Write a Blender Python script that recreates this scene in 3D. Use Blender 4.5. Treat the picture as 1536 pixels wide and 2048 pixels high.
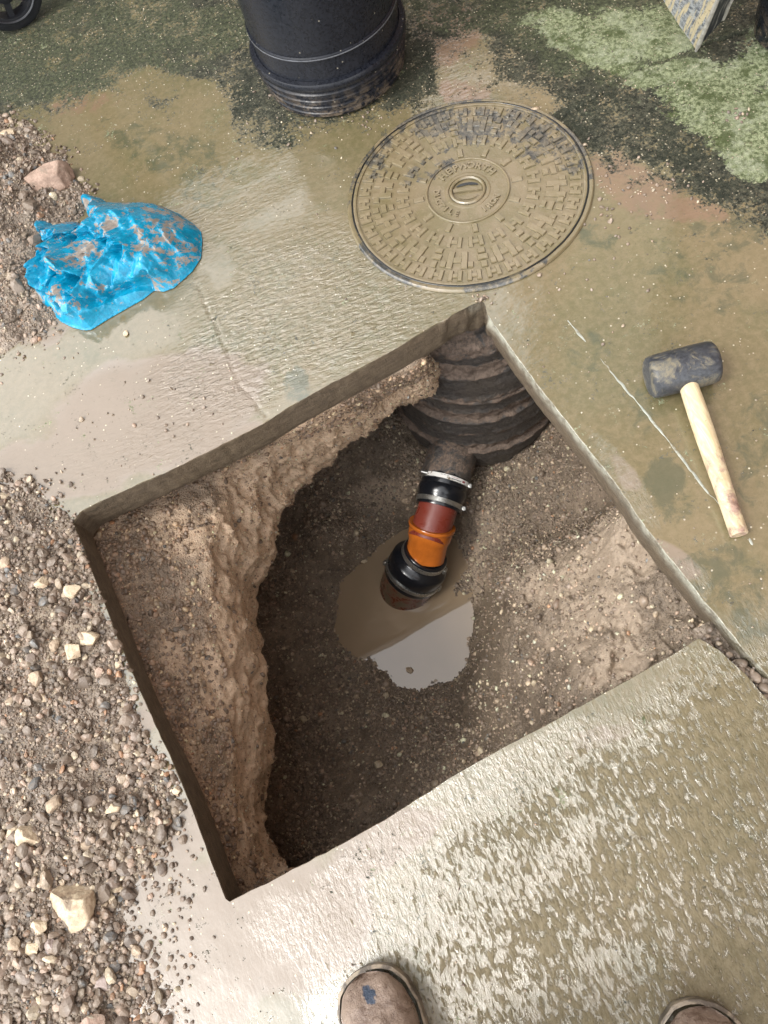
import bpy, math, random
import numpy as np
from mathutils import Vector, Matrix, geometry
random.seed(7); rng = np.random.default_rng(11)
R = math.radians
for o in list(bpy.data.objects): bpy.data.objects.remove(o)
scn = bpy.context.scene
col = scn.collection

# ------------------------------------------------------------ camera
H = 1.30; F = 1585.8
_p, _r = R(65.748), R(-24.319)
cp, sp, cr, sr = math.cos(_p), math.sin(_p), math.cos(_r), math.sin(_r)
FW = np.array([0, cp, -sp]); RT = np.array([1., 0, 0]); UP = np.cross(RT, FW)
AX = cr*RT + sr*UP; AY = -sr*RT + cr*UP
cam = bpy.data.cameras.new('camera'); co = bpy.data.objects.new('camera', cam); col.objects.link(co)
co.matrix_world = Matrix(((AX[0], AY[0], -FW[0], 0), (AX[1], AY[1], -FW[1], 0), (AX[2], AY[2], -FW[2], H), (0, 0, 0, 1)))
cam.sensor_fit = 'VERTICAL'; cam.sensor_height = 24; cam.lens = F/2048*24; cam.clip_start = .02; cam.clip_end = 500
scn.camera = co
scn.render.resolution_x = 768; scn.render.resolution_y = 1024

# ------------------------------------------------------------ sky, sun, exposure
SUN_AZ, SUN_EL = -104, 56            # compass from +y, clockwise
w = bpy.data.worlds.new("World"); scn.world = w; w.use_nodes = True
nt = w.node_tree; nt.nodes.clear()
sky = nt.nodes.new('ShaderNodeTexSky'); sky.sky_type = 'NISHITA'; sky.sun_disc = False
sky.sun_elevation = R(SUN_EL); sky.sun_rotation = R(SUN_AZ); sky.dust_density = 1.0; sky.air_density = 1.0
hs = nt.nodes.new('ShaderNodeHueSaturation'); hs.inputs['Saturation'].default_value = .07
tc = nt.nodes.new('ShaderNodeTexCoord'); cl = nt.nodes.new('ShaderNodeTexNoise'); cl.inputs['Scale'].default_value = 1.6; cl.inputs['Detail'].default_value = 3
mr = nt.nodes.new('ShaderNodeMapRange'); mr.inputs[1].default_value = .3; mr.inputs[2].default_value = .7; mr.inputs[3].default_value = 3.3; mr.inputs[4].default_value = 4.1
ml = nt.nodes.new('ShaderNodeVectorMath'); ml.operation = 'SCALE'
bg = nt.nodes.new('ShaderNodeBackground'); bg.inputs[1].default_value = .15
wo = nt.nodes.new('ShaderNodeOutputWorld')
L = nt.links.new
L(sky.outputs[0], hs.inputs['Color']); L(tc.outputs['Generated'], cl.inputs['Vector']); L(cl.outputs[0], mr.inputs[0])
L(hs.outputs[0], ml.inputs[0]); L(mr.outputs[0], ml.inputs['Scale']); L(ml.outputs[0], bg.inputs[0]); L(bg.outputs[0], wo.inputs[0])
sl = bpy.data.lights.new('sun', 'SUN'); sl.energy = 1.5; sl.angle = R(11); sl.color = (1, .96, .9)
so = bpy.data.objects.new('sun', sl); col.objects.link(so)
sd = Vector((math.sin(R(SUN_AZ))*math.cos(R(SUN_EL)), math.cos(R(SUN_AZ))*math.cos(R(SUN_EL)), math.sin(R(SUN_EL))))
so.rotation_euler = sd.to_track_quat('Z', 'Y').to_euler()
scn.view_settings.view_transform = 'Standard'; scn.view_settings.look = 'None'; scn.view_settings.gamma = 1
scn.view_settings.exposure = 0.38

# ------------------------------------------------------------ helpers
def G(px, py, z=0.0):
    d = (px-768)*AX - (py-1024)*AY + F*FW; t = (z-H)/d[2]
    return np.array([d[0]*t, d[1]*t, z])
def project(P):
    v = P - np.array([0, 0, H]); dz = v@FW
    return np.stack([768+F*(v@AX)/dz, 1024-F*(v@AY)/dz], -1)
def hsh(i, j, k, s):
    n = (i.astype(np.int64)*73856093) ^ (j.astype(np.int64)*19349663) ^ (k.astype(np.int64)*83492791) ^ (s*2654435)
    n = (n ^ (n >> 13))*1274126177 & 0x7fffffff; n = (n ^ (n >> 15))*2246822519 & 0x7fffffff
    return (n & 0xffff)/32767.5 - 1
def vn(P, s=0):
    P = np.asarray(P, float); i = np.floor(P).astype(np.int64); f = P-i; f = f*f*f*(f*(f*6-15)+10); r = 0
    for a in (0, 1):
        for b in (0, 1):
            for c in (0, 1):
                wgt = (f[:, 0] if a else 1-f[:, 0])*(f[:, 1] if b else 1-f[:, 1])*(f[:, 2] if c else 1-f[:, 2])
                r = r+wgt*hsh(i[:, 0]+a, i[:, 1]+b, i[:, 2]+c, s)
    return r
def fbm(P, sc, o=4, s=0, g=.5, ridge=False):
    P = np.asarray(P, float)*sc; r = 0; a = 1; t = 0
    for k in range(o):
        n = vn(P+k*17.3, s+k)
        r = r+a*((1-2*np.abs(n)) if ridge else n); t += a; a *= g; P = P*2.03
    return r/t
def sst(x, a, b):
    t = np.clip((x-a)/(b-a), 0, 1); return t*t*(3-2*t)
def tag(o, label=None, cat=None, group=None, kind=None):
    if label: o['label'] = label
    if cat: o['category'] = cat
    if group: o['group'] = group
    if kind: o['kind'] = kind
    return o
def mesh(name, V, Fc, mat, parent=None, smooth=True, attrs=None, color=None, autosmooth=None):
    me = bpy.data.meshes.new(name)
    V = np.asarray(V, np.float32); Fc = np.asarray(Fc, np.int32); k = Fc.shape[1]
    me.vertices.add(len(V)); me.vertices.foreach_set('co', V.ravel())
    me.loops.add(Fc.size); me.loops.foreach_set('vertex_index', Fc.ravel())
    me.polygons.add(len(Fc)); me.polygons.foreach_set('loop_start', np.arange(0, Fc.size, k, dtype=np.int32))
    me.polygons.foreach_set('loop_total', np.full(len(Fc), k, np.int32))
    me.update(calc_edges=True); me.validate()
    me.polygons.foreach_set('use_smooth', np.full(len(me.polygons), smooth))
    for n, a in (attrs or {}).items():
        at = me.attributes.new(n, 'FLOAT', 'POINT'); at.data.foreach_set('value', np.asarray(a, np.float32))
    if color is not None:
        at = me.attributes.new('tint', 'FLOAT_COLOR', 'POINT')
        c4 = np.ones((len(V), 4), np.float32); c4[:, :3] = color; at.data.foreach_set('color', c4.ravel())
    if mat: me.materials.append(mat)
    o = bpy.data.objects.new(name, me); col.objects.link(o)
    if autosmooth is not None: me.set_sharp_from_angle(angle=R(autosmooth))
    if parent: o.parent = parent
    return o
def empty(name, loc=(0, 0, 0)):
    o = bpy.data.objects.new(name, None); o.location = loc; o.empty_display_size = .05; col.objects.link(o)
    o.matrix_world = Matrix.Translation(loc); return o
def child(name, V, Fc, mat, parent, **k):
    """mesh given in world coordinates, parented to an Empty or a mesh keeping its place"""
    off = np.zeros(3); p = parent
    while p: off = off+np.array(p.location); p = p.parent
    return mesh(name, np.asarray(V)-off, Fc, mat, parent, **k)
def gridfaces(n, m, close=False):
    i = np.arange(n-1)[:, None]; j = np.arange(m if close else m-1)[None]; j2 = (j+1) % m
    return np.stack([i*m+j, i*m+j2, (i+1)*m+j2, (i+1)*m+j], -1).reshape(-1, 4)
def frame(d):
    d = np.asarray(d, float); d = d/np.linalg.norm(d); a = np.array([0, 0, 1.]) if abs(d[2]) < .9 else np.array([1., 0, 0])
    u = np.cross(a, d); u /= np.linalg.norm(u); return u, np.cross(d, u), d
def lathe(prof, base, axis, n=64):
    """prof: list of (r, t) along the axis"""
    u, v, d = frame(axis); a = np.linspace(0, 2*np.pi, n, endpoint=False)
    pr = np.array(prof, float); base = np.asarray(base, float)
    V = base + pr[:, 0, None, None]*(np.cos(a)[None, :, None]*u+np.sin(a)[None, :, None]*v) + pr[:, 1, None, None]*d
    return V.reshape(-1, 3), gridfaces(len(pr), n, True)[:, ::-1]
def box(c, s, rot=None):
    c = np.asarray(c, float); s = np.asarray(s, float)/2
    V = np.array([[x, y, z] for x in (-1, 1) for y in (-1, 1) for z in (-1, 1)], float)*s
    if rot is not None: V = V@np.asarray(rot).T
    Fq = np.array([[0, 1, 3, 2], [4, 6, 7, 5], [0, 4, 5, 1], [2, 3, 7, 6], [0, 2, 6, 4], [1, 5, 7, 3]])
    return V+c, Fq
def merge(parts):
    V = []; Fc = []; n = 0
    for v, f in parts: V.append(v); Fc.append(np.asarray(f)+n); n += len(v)
    return np.concatenate(V), np.concatenate(Fc)

# ------------------------------------------------------------ material helper
class M:
    def __init__(s, name):
        s.m = bpy.data.materials.new(name); s.m.use_nodes = True; s.t = s.m.node_tree; s.t.nodes.clear()
        s.out = s.t.nodes.new('ShaderNodeOutputMaterial'); s.b = s.t.nodes.new('ShaderNodeBsdfPrincipled')
        s.t.links.new(s.b.outputs[0], s.out.inputs[0]); s.co = s.t.nodes.new('ShaderNodeTexCoord').outputs['Object']
    def link(s, v, inp):
        if isinstance(v, bpy.types.NodeSocket): s.t.links.new(v, inp)
        elif isinstance(v, (tuple, list)) and len(v) == 3 and inp.type == 'RGBA': inp.default_value = (*v, 1)
        else: inp.default_value = v
    def n(s, typ, **k):
        nd = s.t.nodes.new(typ)
        for a, b in k.items(): setattr(nd, a, b)
        return nd
    def noise(s, sc, det=4, rough=.55, dist=0, vec=None, off=0):
        nd = s.n('ShaderNodeTexNoise'); s.link(vec or s.co, nd.inputs['Vector'])
        if off:
            a = s.n('ShaderNodeVectorMath', operation='ADD'); s.link(vec or s.co, a.inputs[0]); a.inputs[1].default_value = (off, off*.7, off*1.3); s.link(a.outputs[0], nd.inputs['Vector'])
        nd.inputs['Scale'].default_value = sc; nd.inputs['Detail'].default_value = det; nd.inputs['Roughness'].default_value = rough; nd.inputs['Distortion'].default_value = dist
        return nd.outputs[0]
    def vor(s, sc, out=0, feat='F1', vec=None, rnd=1):
        nd = s.n('ShaderNodeTexVoronoi', feature=feat); s.link(vec or s.co, nd.inputs['Vector']); nd.inputs['Scale'].default_value = sc
        nd.inputs['Randomness'].default_value = rnd
        return nd.outputs[out]
    def stretch(s, v, rz=0, vec=None):
        mp = s.n('ShaderNodeMapping'); s.link(vec or s.co, mp.inputs[0]); mp.inputs['Scale'].default_value = v; mp.inputs['Rotation'].default_value = (0, 0, rz); return mp.outputs[0]
    def ramp(s, x, a, b, c=0., d=1., smooth=True):
        nd = s.n('ShaderNodeMapRange'); nd.interpolation_type = 'SMOOTHSTEP' if smooth else 'LINEAR'
        s.link(x, nd.inputs[0])
        for i, v in enumerate((a, b, c, d)): s.link(v, nd.inputs[i+1])
        return nd.outputs[0]
    def math(s, op, a, b=0.):
        nd = s.n('ShaderNodeMath', operation=op); s.link(a, nd.inputs[0]); s.link(b, nd.inputs[1]); return nd.outputs[0]
    def mix(s, f, a, b, mode='MIX'):
        nd = s.n('ShaderNodeMix', data_type='RGBA', blend_type=mode); s.link(f, nd.inputs[0]); s.link(a, nd.inputs[6]); s.link(b, nd.inputs[7]); return nd.outputs[2]
    def attr(s, n, colr=False):
        nd = s.n('ShaderNodeAttribute', attribute_name=n); return nd.outputs[0] if colr else nd.outputs[2]
    def bump(s, h, strength=1., dist=.001, prev=None):
        nd = s.n('ShaderNodeBump'); s.link(h, nd.inputs['Height']); s.link(strength, nd.inputs['Strength']); nd.inputs['Distance'].default_value = dist
        if prev is not None: s.link(prev, nd.inputs['Normal'])
        return nd.outputs[0]
    def fin(s, colr, rough=.5, normal=None, ior=None, **k):
        s.link(colr, s.b.inputs['Base Color']); s.link(rough, s.b.inputs['Roughness'])
        if normal is not None: s.link(normal, s.b.inputs['Normal'])
        if ior: s.b.inputs['IOR'].default_value = ior
        for a, v in k.items(): s.link(v, s.b.inputs[a.replace('_', ' ')])
        return s.m
def simple(name, c, rough=.5, mud=None, mudamt=.5, sc=30, bumpd=.0006, ior=1.5, metal=0.):
    m = M(name); n1 = m.noise(sc, 6, .65); cc = m.mix(m.ramp(n1, .3, .7), c, tuple(x*.6 for x in c))
    if mud: cc = m.mix(m.ramp(m.noise(sc*.55, 7, .7, .6, off=5), 1-mudamt-.08, 1-mudamt+.08), cc, mud)
    return m.fin(cc, m.ramp(n1, .2, .8, rough*.7, rough*1.4), m.bump(m.noise(sc*8, 4, .6), .6, bumpd), ior, Metallic=metal)

# ------------------------------------------------------------ materials
WET = 2.0
def slab_mat():
    m = M('wet_muddy_concrete'); A = m.attr
    big = m.noise(2.2, 5, .6, .3); mid = m.noise(9, 6, .62, .4, off=3); fine = m.noise(70, 6, .7, off=9); vf = m.noise(420, 3, .7)
    tan = m.mix(m.ramp(big, .35, .65), (.106, .092, .043), (.148, .119, .064))
    tan = m.mix(m.ramp(mid, .50, .70, 0, .6), tan, (.090, .090, .042))
    tan = m.mix(m.ramp(fine, .35, .7, 0, .45), tan, (.21, .165, .10))
    tan = m.mix(m.ramp(m.noise(190, 5, .7, off=12), .55, .72, 0, .4), tan, (.06, .055, .034))
    # lilac-brown settled silt
    tan = m.mix(m.ramp(m.math('ADD', A('silt'), m.ramp(mid, .3, .7, -.25, .25, False)), .35, .7, 0, .75), tan, (.215, .17, .135))
    # dark green stains under the film
    st = m.math('ADD', A('stain'), m.ramp(m.noise(26, 8, .75, .5), .3, .7, -.55, .55, False))
    tan = m.mix(m.ramp(st, .35, .85, 0, .7), tan, (.052, .062, .036))
    # orange clay smear
    tan = m.mix(m.ramp(m.math('ADD', A('clay'), m.ramp(m.noise(30, 8, .75, .3, off=2), .3, .7, -.5, .5, False)), .35, .9, 0, .8), tan, (.185, .118, .078))
    # algae
    dn = m.math('ADD', m.ramp(m.noise(22, 10, .78, .3, off=6), .3, .7, -.55, .55, False), m.ramp(m.noise(150, 4, .7, off=13), .35, .65, -.32, .32, False))
    dk = m.ramp(m.math('ADD', A('dark'), dn), .30, .70)
    dcol = m.mix(m.ramp(m.noise(95, 8, .8, off=1), .42, .62), (.010, .012, .007), (.085, .082, .054))
    dcol = m.mix(m.ramp(m.noise(9, 5, .6, off=15), .35, .65, 0, .6), dcol, (.016, .021, .011))
    dcol = m.mix(m.ramp(m.math('ADD', A('green'), m.ramp(m.noise(12, 7, .7, off=31), .3, .7, -.6, .6, False)), .3, .9, 0, .8), dcol, m.mix(m.ramp(m.noise(120, 6, .75, off=16), .4, .6), (.018, .023, .011), (.085, .094, .048)))
    c = m.mix(dk, tan, dcol)
    ms = m.ramp(m.math('ADD', m.math('ADD', A('moss'), m.ramp(m.noise(15, 10, .76, .5, off=8), .3, .7, -.62, .62, False)), m.ramp(m.noise(130, 4, .7, off=17), .35, .65, -.25, .25, False)), .38, .70)
    mcol = m.mix(m.ramp(m.noise(110, 7, .75, off=18), .38, .62), (.060, .078, .028), (.30, .33, .19))
    mcol = m.mix(m.ramp(m.noise(11, 7, .7, off=4), .45, .62, 0, .7), mcol, m.mix(m.ramp(fine, .35, .65), (.17, .20, .10), (.38, .40, .29)))
    mcol = m.mix(m.ramp(m.noise(17, 9, .75, off=19), .50, .60, 0, .85), mcol, (.055, .072, .022))
    c = m.mix(ms, c, mcol)
    # pale grit set in the surface
    vd = m.vor(150, 0); vc = m.vor(150, 1); sep = m.n('ShaderNodeSeparateColor'); m.link(vc, sep.inputs[0])
    g1 = m.math('MULTIPLY', m.ramp(vd, .30, .18), m.ramp(sep.outputs[0], m.math('SUBTRACT', .93, m.math('MULTIPLY', A('dark'), .36)), .97))
    g1 = m.math('MULTIPLY', g1, m.ramp(A('face'), 0, 1, 1, .3))
    c = m.mix(m.math('MULTIPLY', g1, .9), c, m.mix(sep.outputs[1], (.55, .50, .36), (.33, .27, .20)))
    # sawn face: dark wet mud-washed concrete
    fc = m.mix(m.ramp(m.noise(45, 7, .75, .2, vec=m.stretch((1, 1, 2.5))), .3, .7), (.080, .060, .040), (.185, .140, .092))
    c = m.mix(A('face'), c, fc)
    c = m.mix(m.math('MULTIPLY', A('pale'), m.ramp(m.noise(60, 5, .7, off=30), .35, .6, .25, 1)), c, (.42, .41, .33))  # lip highlight mixed into the base colour
    # film of water: wrinkled where it drains, flat where it stands
    so_ = m.n('ShaderNodeSeparateXYZ'); m.link(m.co, so_.inputs[0])
    fA = m.noise(112, 6, .66, .3, vec=m.stretch((1.25, .5, 1), R(6))); fB = m.noise(92, 5, .60, .3, vec=m.stretch((.5, 1.3, 1), R(24)))
    sm_ = m.n('ShaderNodeMix', data_type='FLOAT'); m.link(m.ramp(so_.outputs[1], .30, .55), sm_.inputs[0]); m.link(fA, sm_.inputs[2]); m.link(fB, sm_.inputs[3]); film = sm_.outputs[0]
    big_f = m.ramp(m.noise(7, 5, .65, .4, off=20), .3, .7, -.11, .11, False)
    brown = A('brown')
    thr = m.math('SUBTRACT', m.math('SUBTRACT', .74, m.math('MULTIPLY', brown, .40)), big_f)
    isl = m.math('MULTIPLY', m.ramp(m.math('SUBTRACT', film, thr), -.03, .04), m.ramp(brown, .02, .12))
    c = m.mix(m.math('MULTIPLY', isl, .7), c, m.mix(m.ramp(m.noise(60, 6, .7, off=22), .35, .65), (.098, .077, .038), (.165, .132, .076)))
    b = m.bump(isl, m.math('MULTIPLY', A('rip'), .5), .0014)
    b = m.bump(film, m.math('ADD', m.math('MULTIPLY', A('rip'), m.ramp(so_.outputs[1], .30, .55, .55, 1)), .02), .0058, b)
    b = m.bump(m.noise(45, 4, .6, .4, off=23), m.math('ADD', m.math('MULTIPLY', A('rip'), .35), .05), .0022, b)
    b = m.bump(m.noise(330, 4, .7), m.math('ADD', m.math('MULTIPLY', isl, .5), m.math('MULTIPLY', A('rip'), .2)), .0009, b)
    b = m.bump(m.math('MULTIPLY', g1, 1), .5, .0008, b)
    gr = m.math('MAXIMUM', m.math('MULTIPLY', dk, .9), m.math('MAXIMUM', ms, A('face')))
    b = m.bump(m.math('ADD', fine, m.math('MULTIPLY', vf, .8)), gr, .0055, b)
    rg = m.mix(gr, m.mix(isl, (.045,)*3, (.30,)*3), (.5,)*3)
    rg = m.mix(m.ramp(A('silt'), .1, .9, 0, .7), rg, (.26,)*3)
    lvl = m.math('MULTIPLY', m.ramp(gr, 0, 1, .72, .13), m.math('MULTIPLY', m.ramp(isl, 0, 1, 1, .2), m.ramp(A('silt'), .2, .9, 1, .5)))
    m.link(lvl, m.b.inputs['Specular IOR Level'])
    return m.fin(c, rg, b, 1.85)
slabM = slab_mat()

def soil_mat(name, c1, c2, c3, dist=.004, rough=.42, wetspec=.5):
    m = M(name); n1 = m.noise(14, 8, .65, .4); n2 = m.noise(80, 7, .7, .2, off=3); v = m.vor(230, 0); vc = m.vor(230, 1)
    c = m.mix(m.ramp(n1, .35, .65), c1, c2)
    sep = m.n('ShaderNodeSeparateColor'); m.link(vc, sep.inputs[0])
    c = m.mix(m.ramp(m.attr('clay'), .2, .8), c, m.mix(m.ramp(n2, .3, .7), c3, tuple(x*.62 for x in c3)))
    c = m.mix(m.ramp(n2, .45, .75, 0, .5), c, tuple(min(1, x*2.0) for x in c2))
    gmask = m.math('MULTIPLY', m.ramp(v, .42, .3), m.ramp(sep.outputs[0], .72, .8))
    gmask = m.math('MULTIPLY', gmask, m.ramp(m.attr('clay'), .2, .9, 1, .25))
    c = m.mix(m.math('MULTIPLY', gmask, .75), c, m.mix(sep.outputs[1], (.34, .27, .18), (.17, .12, .08)))
    b = m.bump(n2, .9, dist); b = m.bump(m.ramp(v, .5, .1), m.ramp(m.attr('clay'), .2, .9, .8, .15), .0022, b); b = m.bump(m.noise(500, 3, .6), .5, .0008, b)
    m.link(wetspec, m.b.inputs['Specular IOR Level'])
    return m.fin(c, m.ramp(n2, .3, .7, rough*.6, rough*1.3), b, 1.5)
pitM = soil_mat('wet_gravelly_soil', (.115, .086, .060), (.20, .153, .108), (.37, .285, .205), dist=.007)
shelfM = soil_mat('clay_and_gravel', (.165, .122, .085), (.265, .198, .138), (.60, .435, .295), dist=.006)
heapM = soil_mat('spoil_soil', (.125, .098, .072), (.21, .165, .125), (.36, .29, .21))
def gravel_mat():
    m = M('gravel_stone'); n = m.noise(350, 5, .7); c = m.attr('tint', True)
    c = m.mix(m.ramp(n, .35, .7, 0, .55), c, m.mix(1., c, (.55, .50, .45), 'MULTIPLY'))
    c = m.mix(m.ramp(m.noise(40, 6, .7, off=2), .44, .60, 0, .65), c, (.16, .125, .092))
    return m.fin(c, m.ramp(n, .3, .7, .25, .6), m.bump(n, .6, .0008), 1.5)
gravM = gravel_mat()
def rock_mat(name, c, d):
    m = M(name); n = m.noise(45, 8, .7, .3); f = m.noise(260, 5, .7)
    cc = m.mix(m.ramp(n, .4, .62), c, d); cc = m.mix(m.ramp(f, .5, .75, 0, .6), cc, tuple(x*.45 for x in d))
    cc = m.mix(m.ramp(f, .25, .4, .5, 0), cc, tuple(min(1, x*1.25) for x in c)); cc = m.mix(m.ramp(m.noise(22, 7, .75, .4, off=3), .52, .64, 0, .75), cc, (.19, .145, .105))
    b = m.bump(n, .7, .004); return m.fin(cc, .6, m.bump(f, .7, .0012, b), 1.45)
creamM = rock_mat('cream_limestone', (.56, .46, .32), (.40, .30, .20))
tanM = rock_mat('tan_stone', (.38, .29, .20), (.26, .19, .13))
pinkM = rock_mat('pink_brown_stone', (.36, .25, .19), (.25, .17, .125))
greyM = rock_mat('lilac_grey_stone', (.36, .29, .26), (.26, .2, .17))
blackpl = simple('black_plastic', (.012, .013, .017), .32, (.20, .16, .11), .22, 60)
rubber = simple('black_rubber', (.010, .011, .014), .16, (.15, .12, .08), .2, 70, .0003)
steel = simple('steel_band', (.55, .54, .50), .3, (.18, .14, .10), .35, 90, .0003, metal=.9)
orangeM = simple('orange_plastic', (.50, .135, .018), .2, None, 0, 12, .0001)
def pipe_mat(name, c, mud, amt):
    m = M(name); n = m.noise(30, 6, .7, .4); cc = m.mix(m.ramp(n, .62-amt, .72-amt), c, mud)
    return m.fin(cc, m.ramp(n, .4, .7, .25, .6), m.bump(n, .5, .001), 1.5)
redM = pipe_mat('red_brown_plastic', (.165, .030, .018), (.20, .10, .07), .0)
brownM = pipe_mat('muddy_brown_clayware', (.125, .030, .012), (.12, .09, .055), .16)

# ------------------------------------------------------------ hole outline in world coordinates
AD = [(146, 1046), (175, 1121), (218, 1232), (264, 1346), (306, 1440), (352, 1540), (380, 1612), (407, 1683), (432, 1750), (455, 1807)]
DC = [(560, 1752), (660, 1700), (770, 1641), (900, 1556), (980, 1510), (1074, 1460), (1190, 1396), (1300, 1335), (1397, 1277)]
STRIP = [(1440, 1303), (1490, 1350), (1560, 1432), (1660, 1540), (1705, 1560)]        # broken gap running off to the right
BC = [(1536, 1350), (1480, 1288), (1417, 1213), (1357, 1137), (1284, 1046), (1240, 980), (1150, 862), (1074, 768), (1020, 694), (975, 629)]
AB = [(966, 600), (935, 613), (860, 655), (780, 703), (660, 768), (600, 801), (550, 832), (525, 848), (413, 905), (300, 958), (225, 990), (162, 1022)]
poly_px = AD+DC+STRIP+BC+AB
POLY = np.array([G(*p)[:2] for p in poly_px])
def resample(P, step, closed=True):
    Q = np.vstack([P, P[:1]]) if closed else P
    out = []
    for a, b in zip(Q[:-1], Q[1:]):
        n = max(1, int(np.linalg.norm(b-a)/step)); out.append(a+(b-a)*np.arange(n)[:, None]/n)
    if not closed: out.append(Q[-1:])
    return np.concatenate(out)
RIM = resample(POLY, .003)
_n = np.stack([vn(np.c_[RIM*70, RIM[:, :1]*0], 5), vn(np.c_[RIM*70, RIM[:, :1]*0+9], 6)], -1)*.0008 + np.stack([vn(np.c_[RIM*18, RIM[:, :1]*0], 7), vn(np.c_[RIM*18, RIM[:, :1]*0+9], 8)], -1)*.0010
RIM = RIM+_n
def inside(P, poly):
    x, y = P[:, 0], P[:, 1]; r = np.zeros(len(P), bool); j = len(poly)-1
    for i in range(len(poly)):
        xi, yi = poly[i]; xj, yj = poly[j]
        c = ((yi > y) != (yj > y)); xx = (xj-xi)*(y-yi)/(yj-yi+1e-12)+xi
        r ^= c & (x < xx); j = i
    return r
def nearest(P, poly):
    a = poly; b = np.roll(poly, -1, 0); best = np.full(len(P), 9.); q = P.copy()
    for i in range(len(a)):
        d = b[i]-a[i]; t = np.clip(((P-a[i])@d)/(d@d+1e-12), 0, 1); c = a[i]+t[:, None]*d
        dd = np.linalg.norm(P-c, axis=1); m_ = dd < best; best[m_] = dd[m_]; q[m_] = c[m_]
    return best, q
def cutgrid(x0, x1, y0, y1, st, poly, keep_outside=True):
    xs = np.arange(x0, x1+st/2, st); ys = np.arange(y0, y1+st/2, st)
    X, Y = np.meshgrid(xs, ys); P = np.stack([X.ravel(), Y.ravel()], -1); n, m_ = len(ys), len(xs)
    ins = inside(P, poly); bad = ins if keep_outside else ~ins
    Fq = gridfaces(n, m_); Fq = Fq[(~bad[Fq]).any(1)]
    used = np.zeros(len(P), bool); used[Fq.ravel()] = True
    mv = np.where(used & bad)[0]; _, q = nearest(P[mv], poly); P[mv] = q
    idx = -np.ones(len(P), int); idx[used] = np.arange(used.sum())
    return P[used], idx[Fq]

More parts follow.
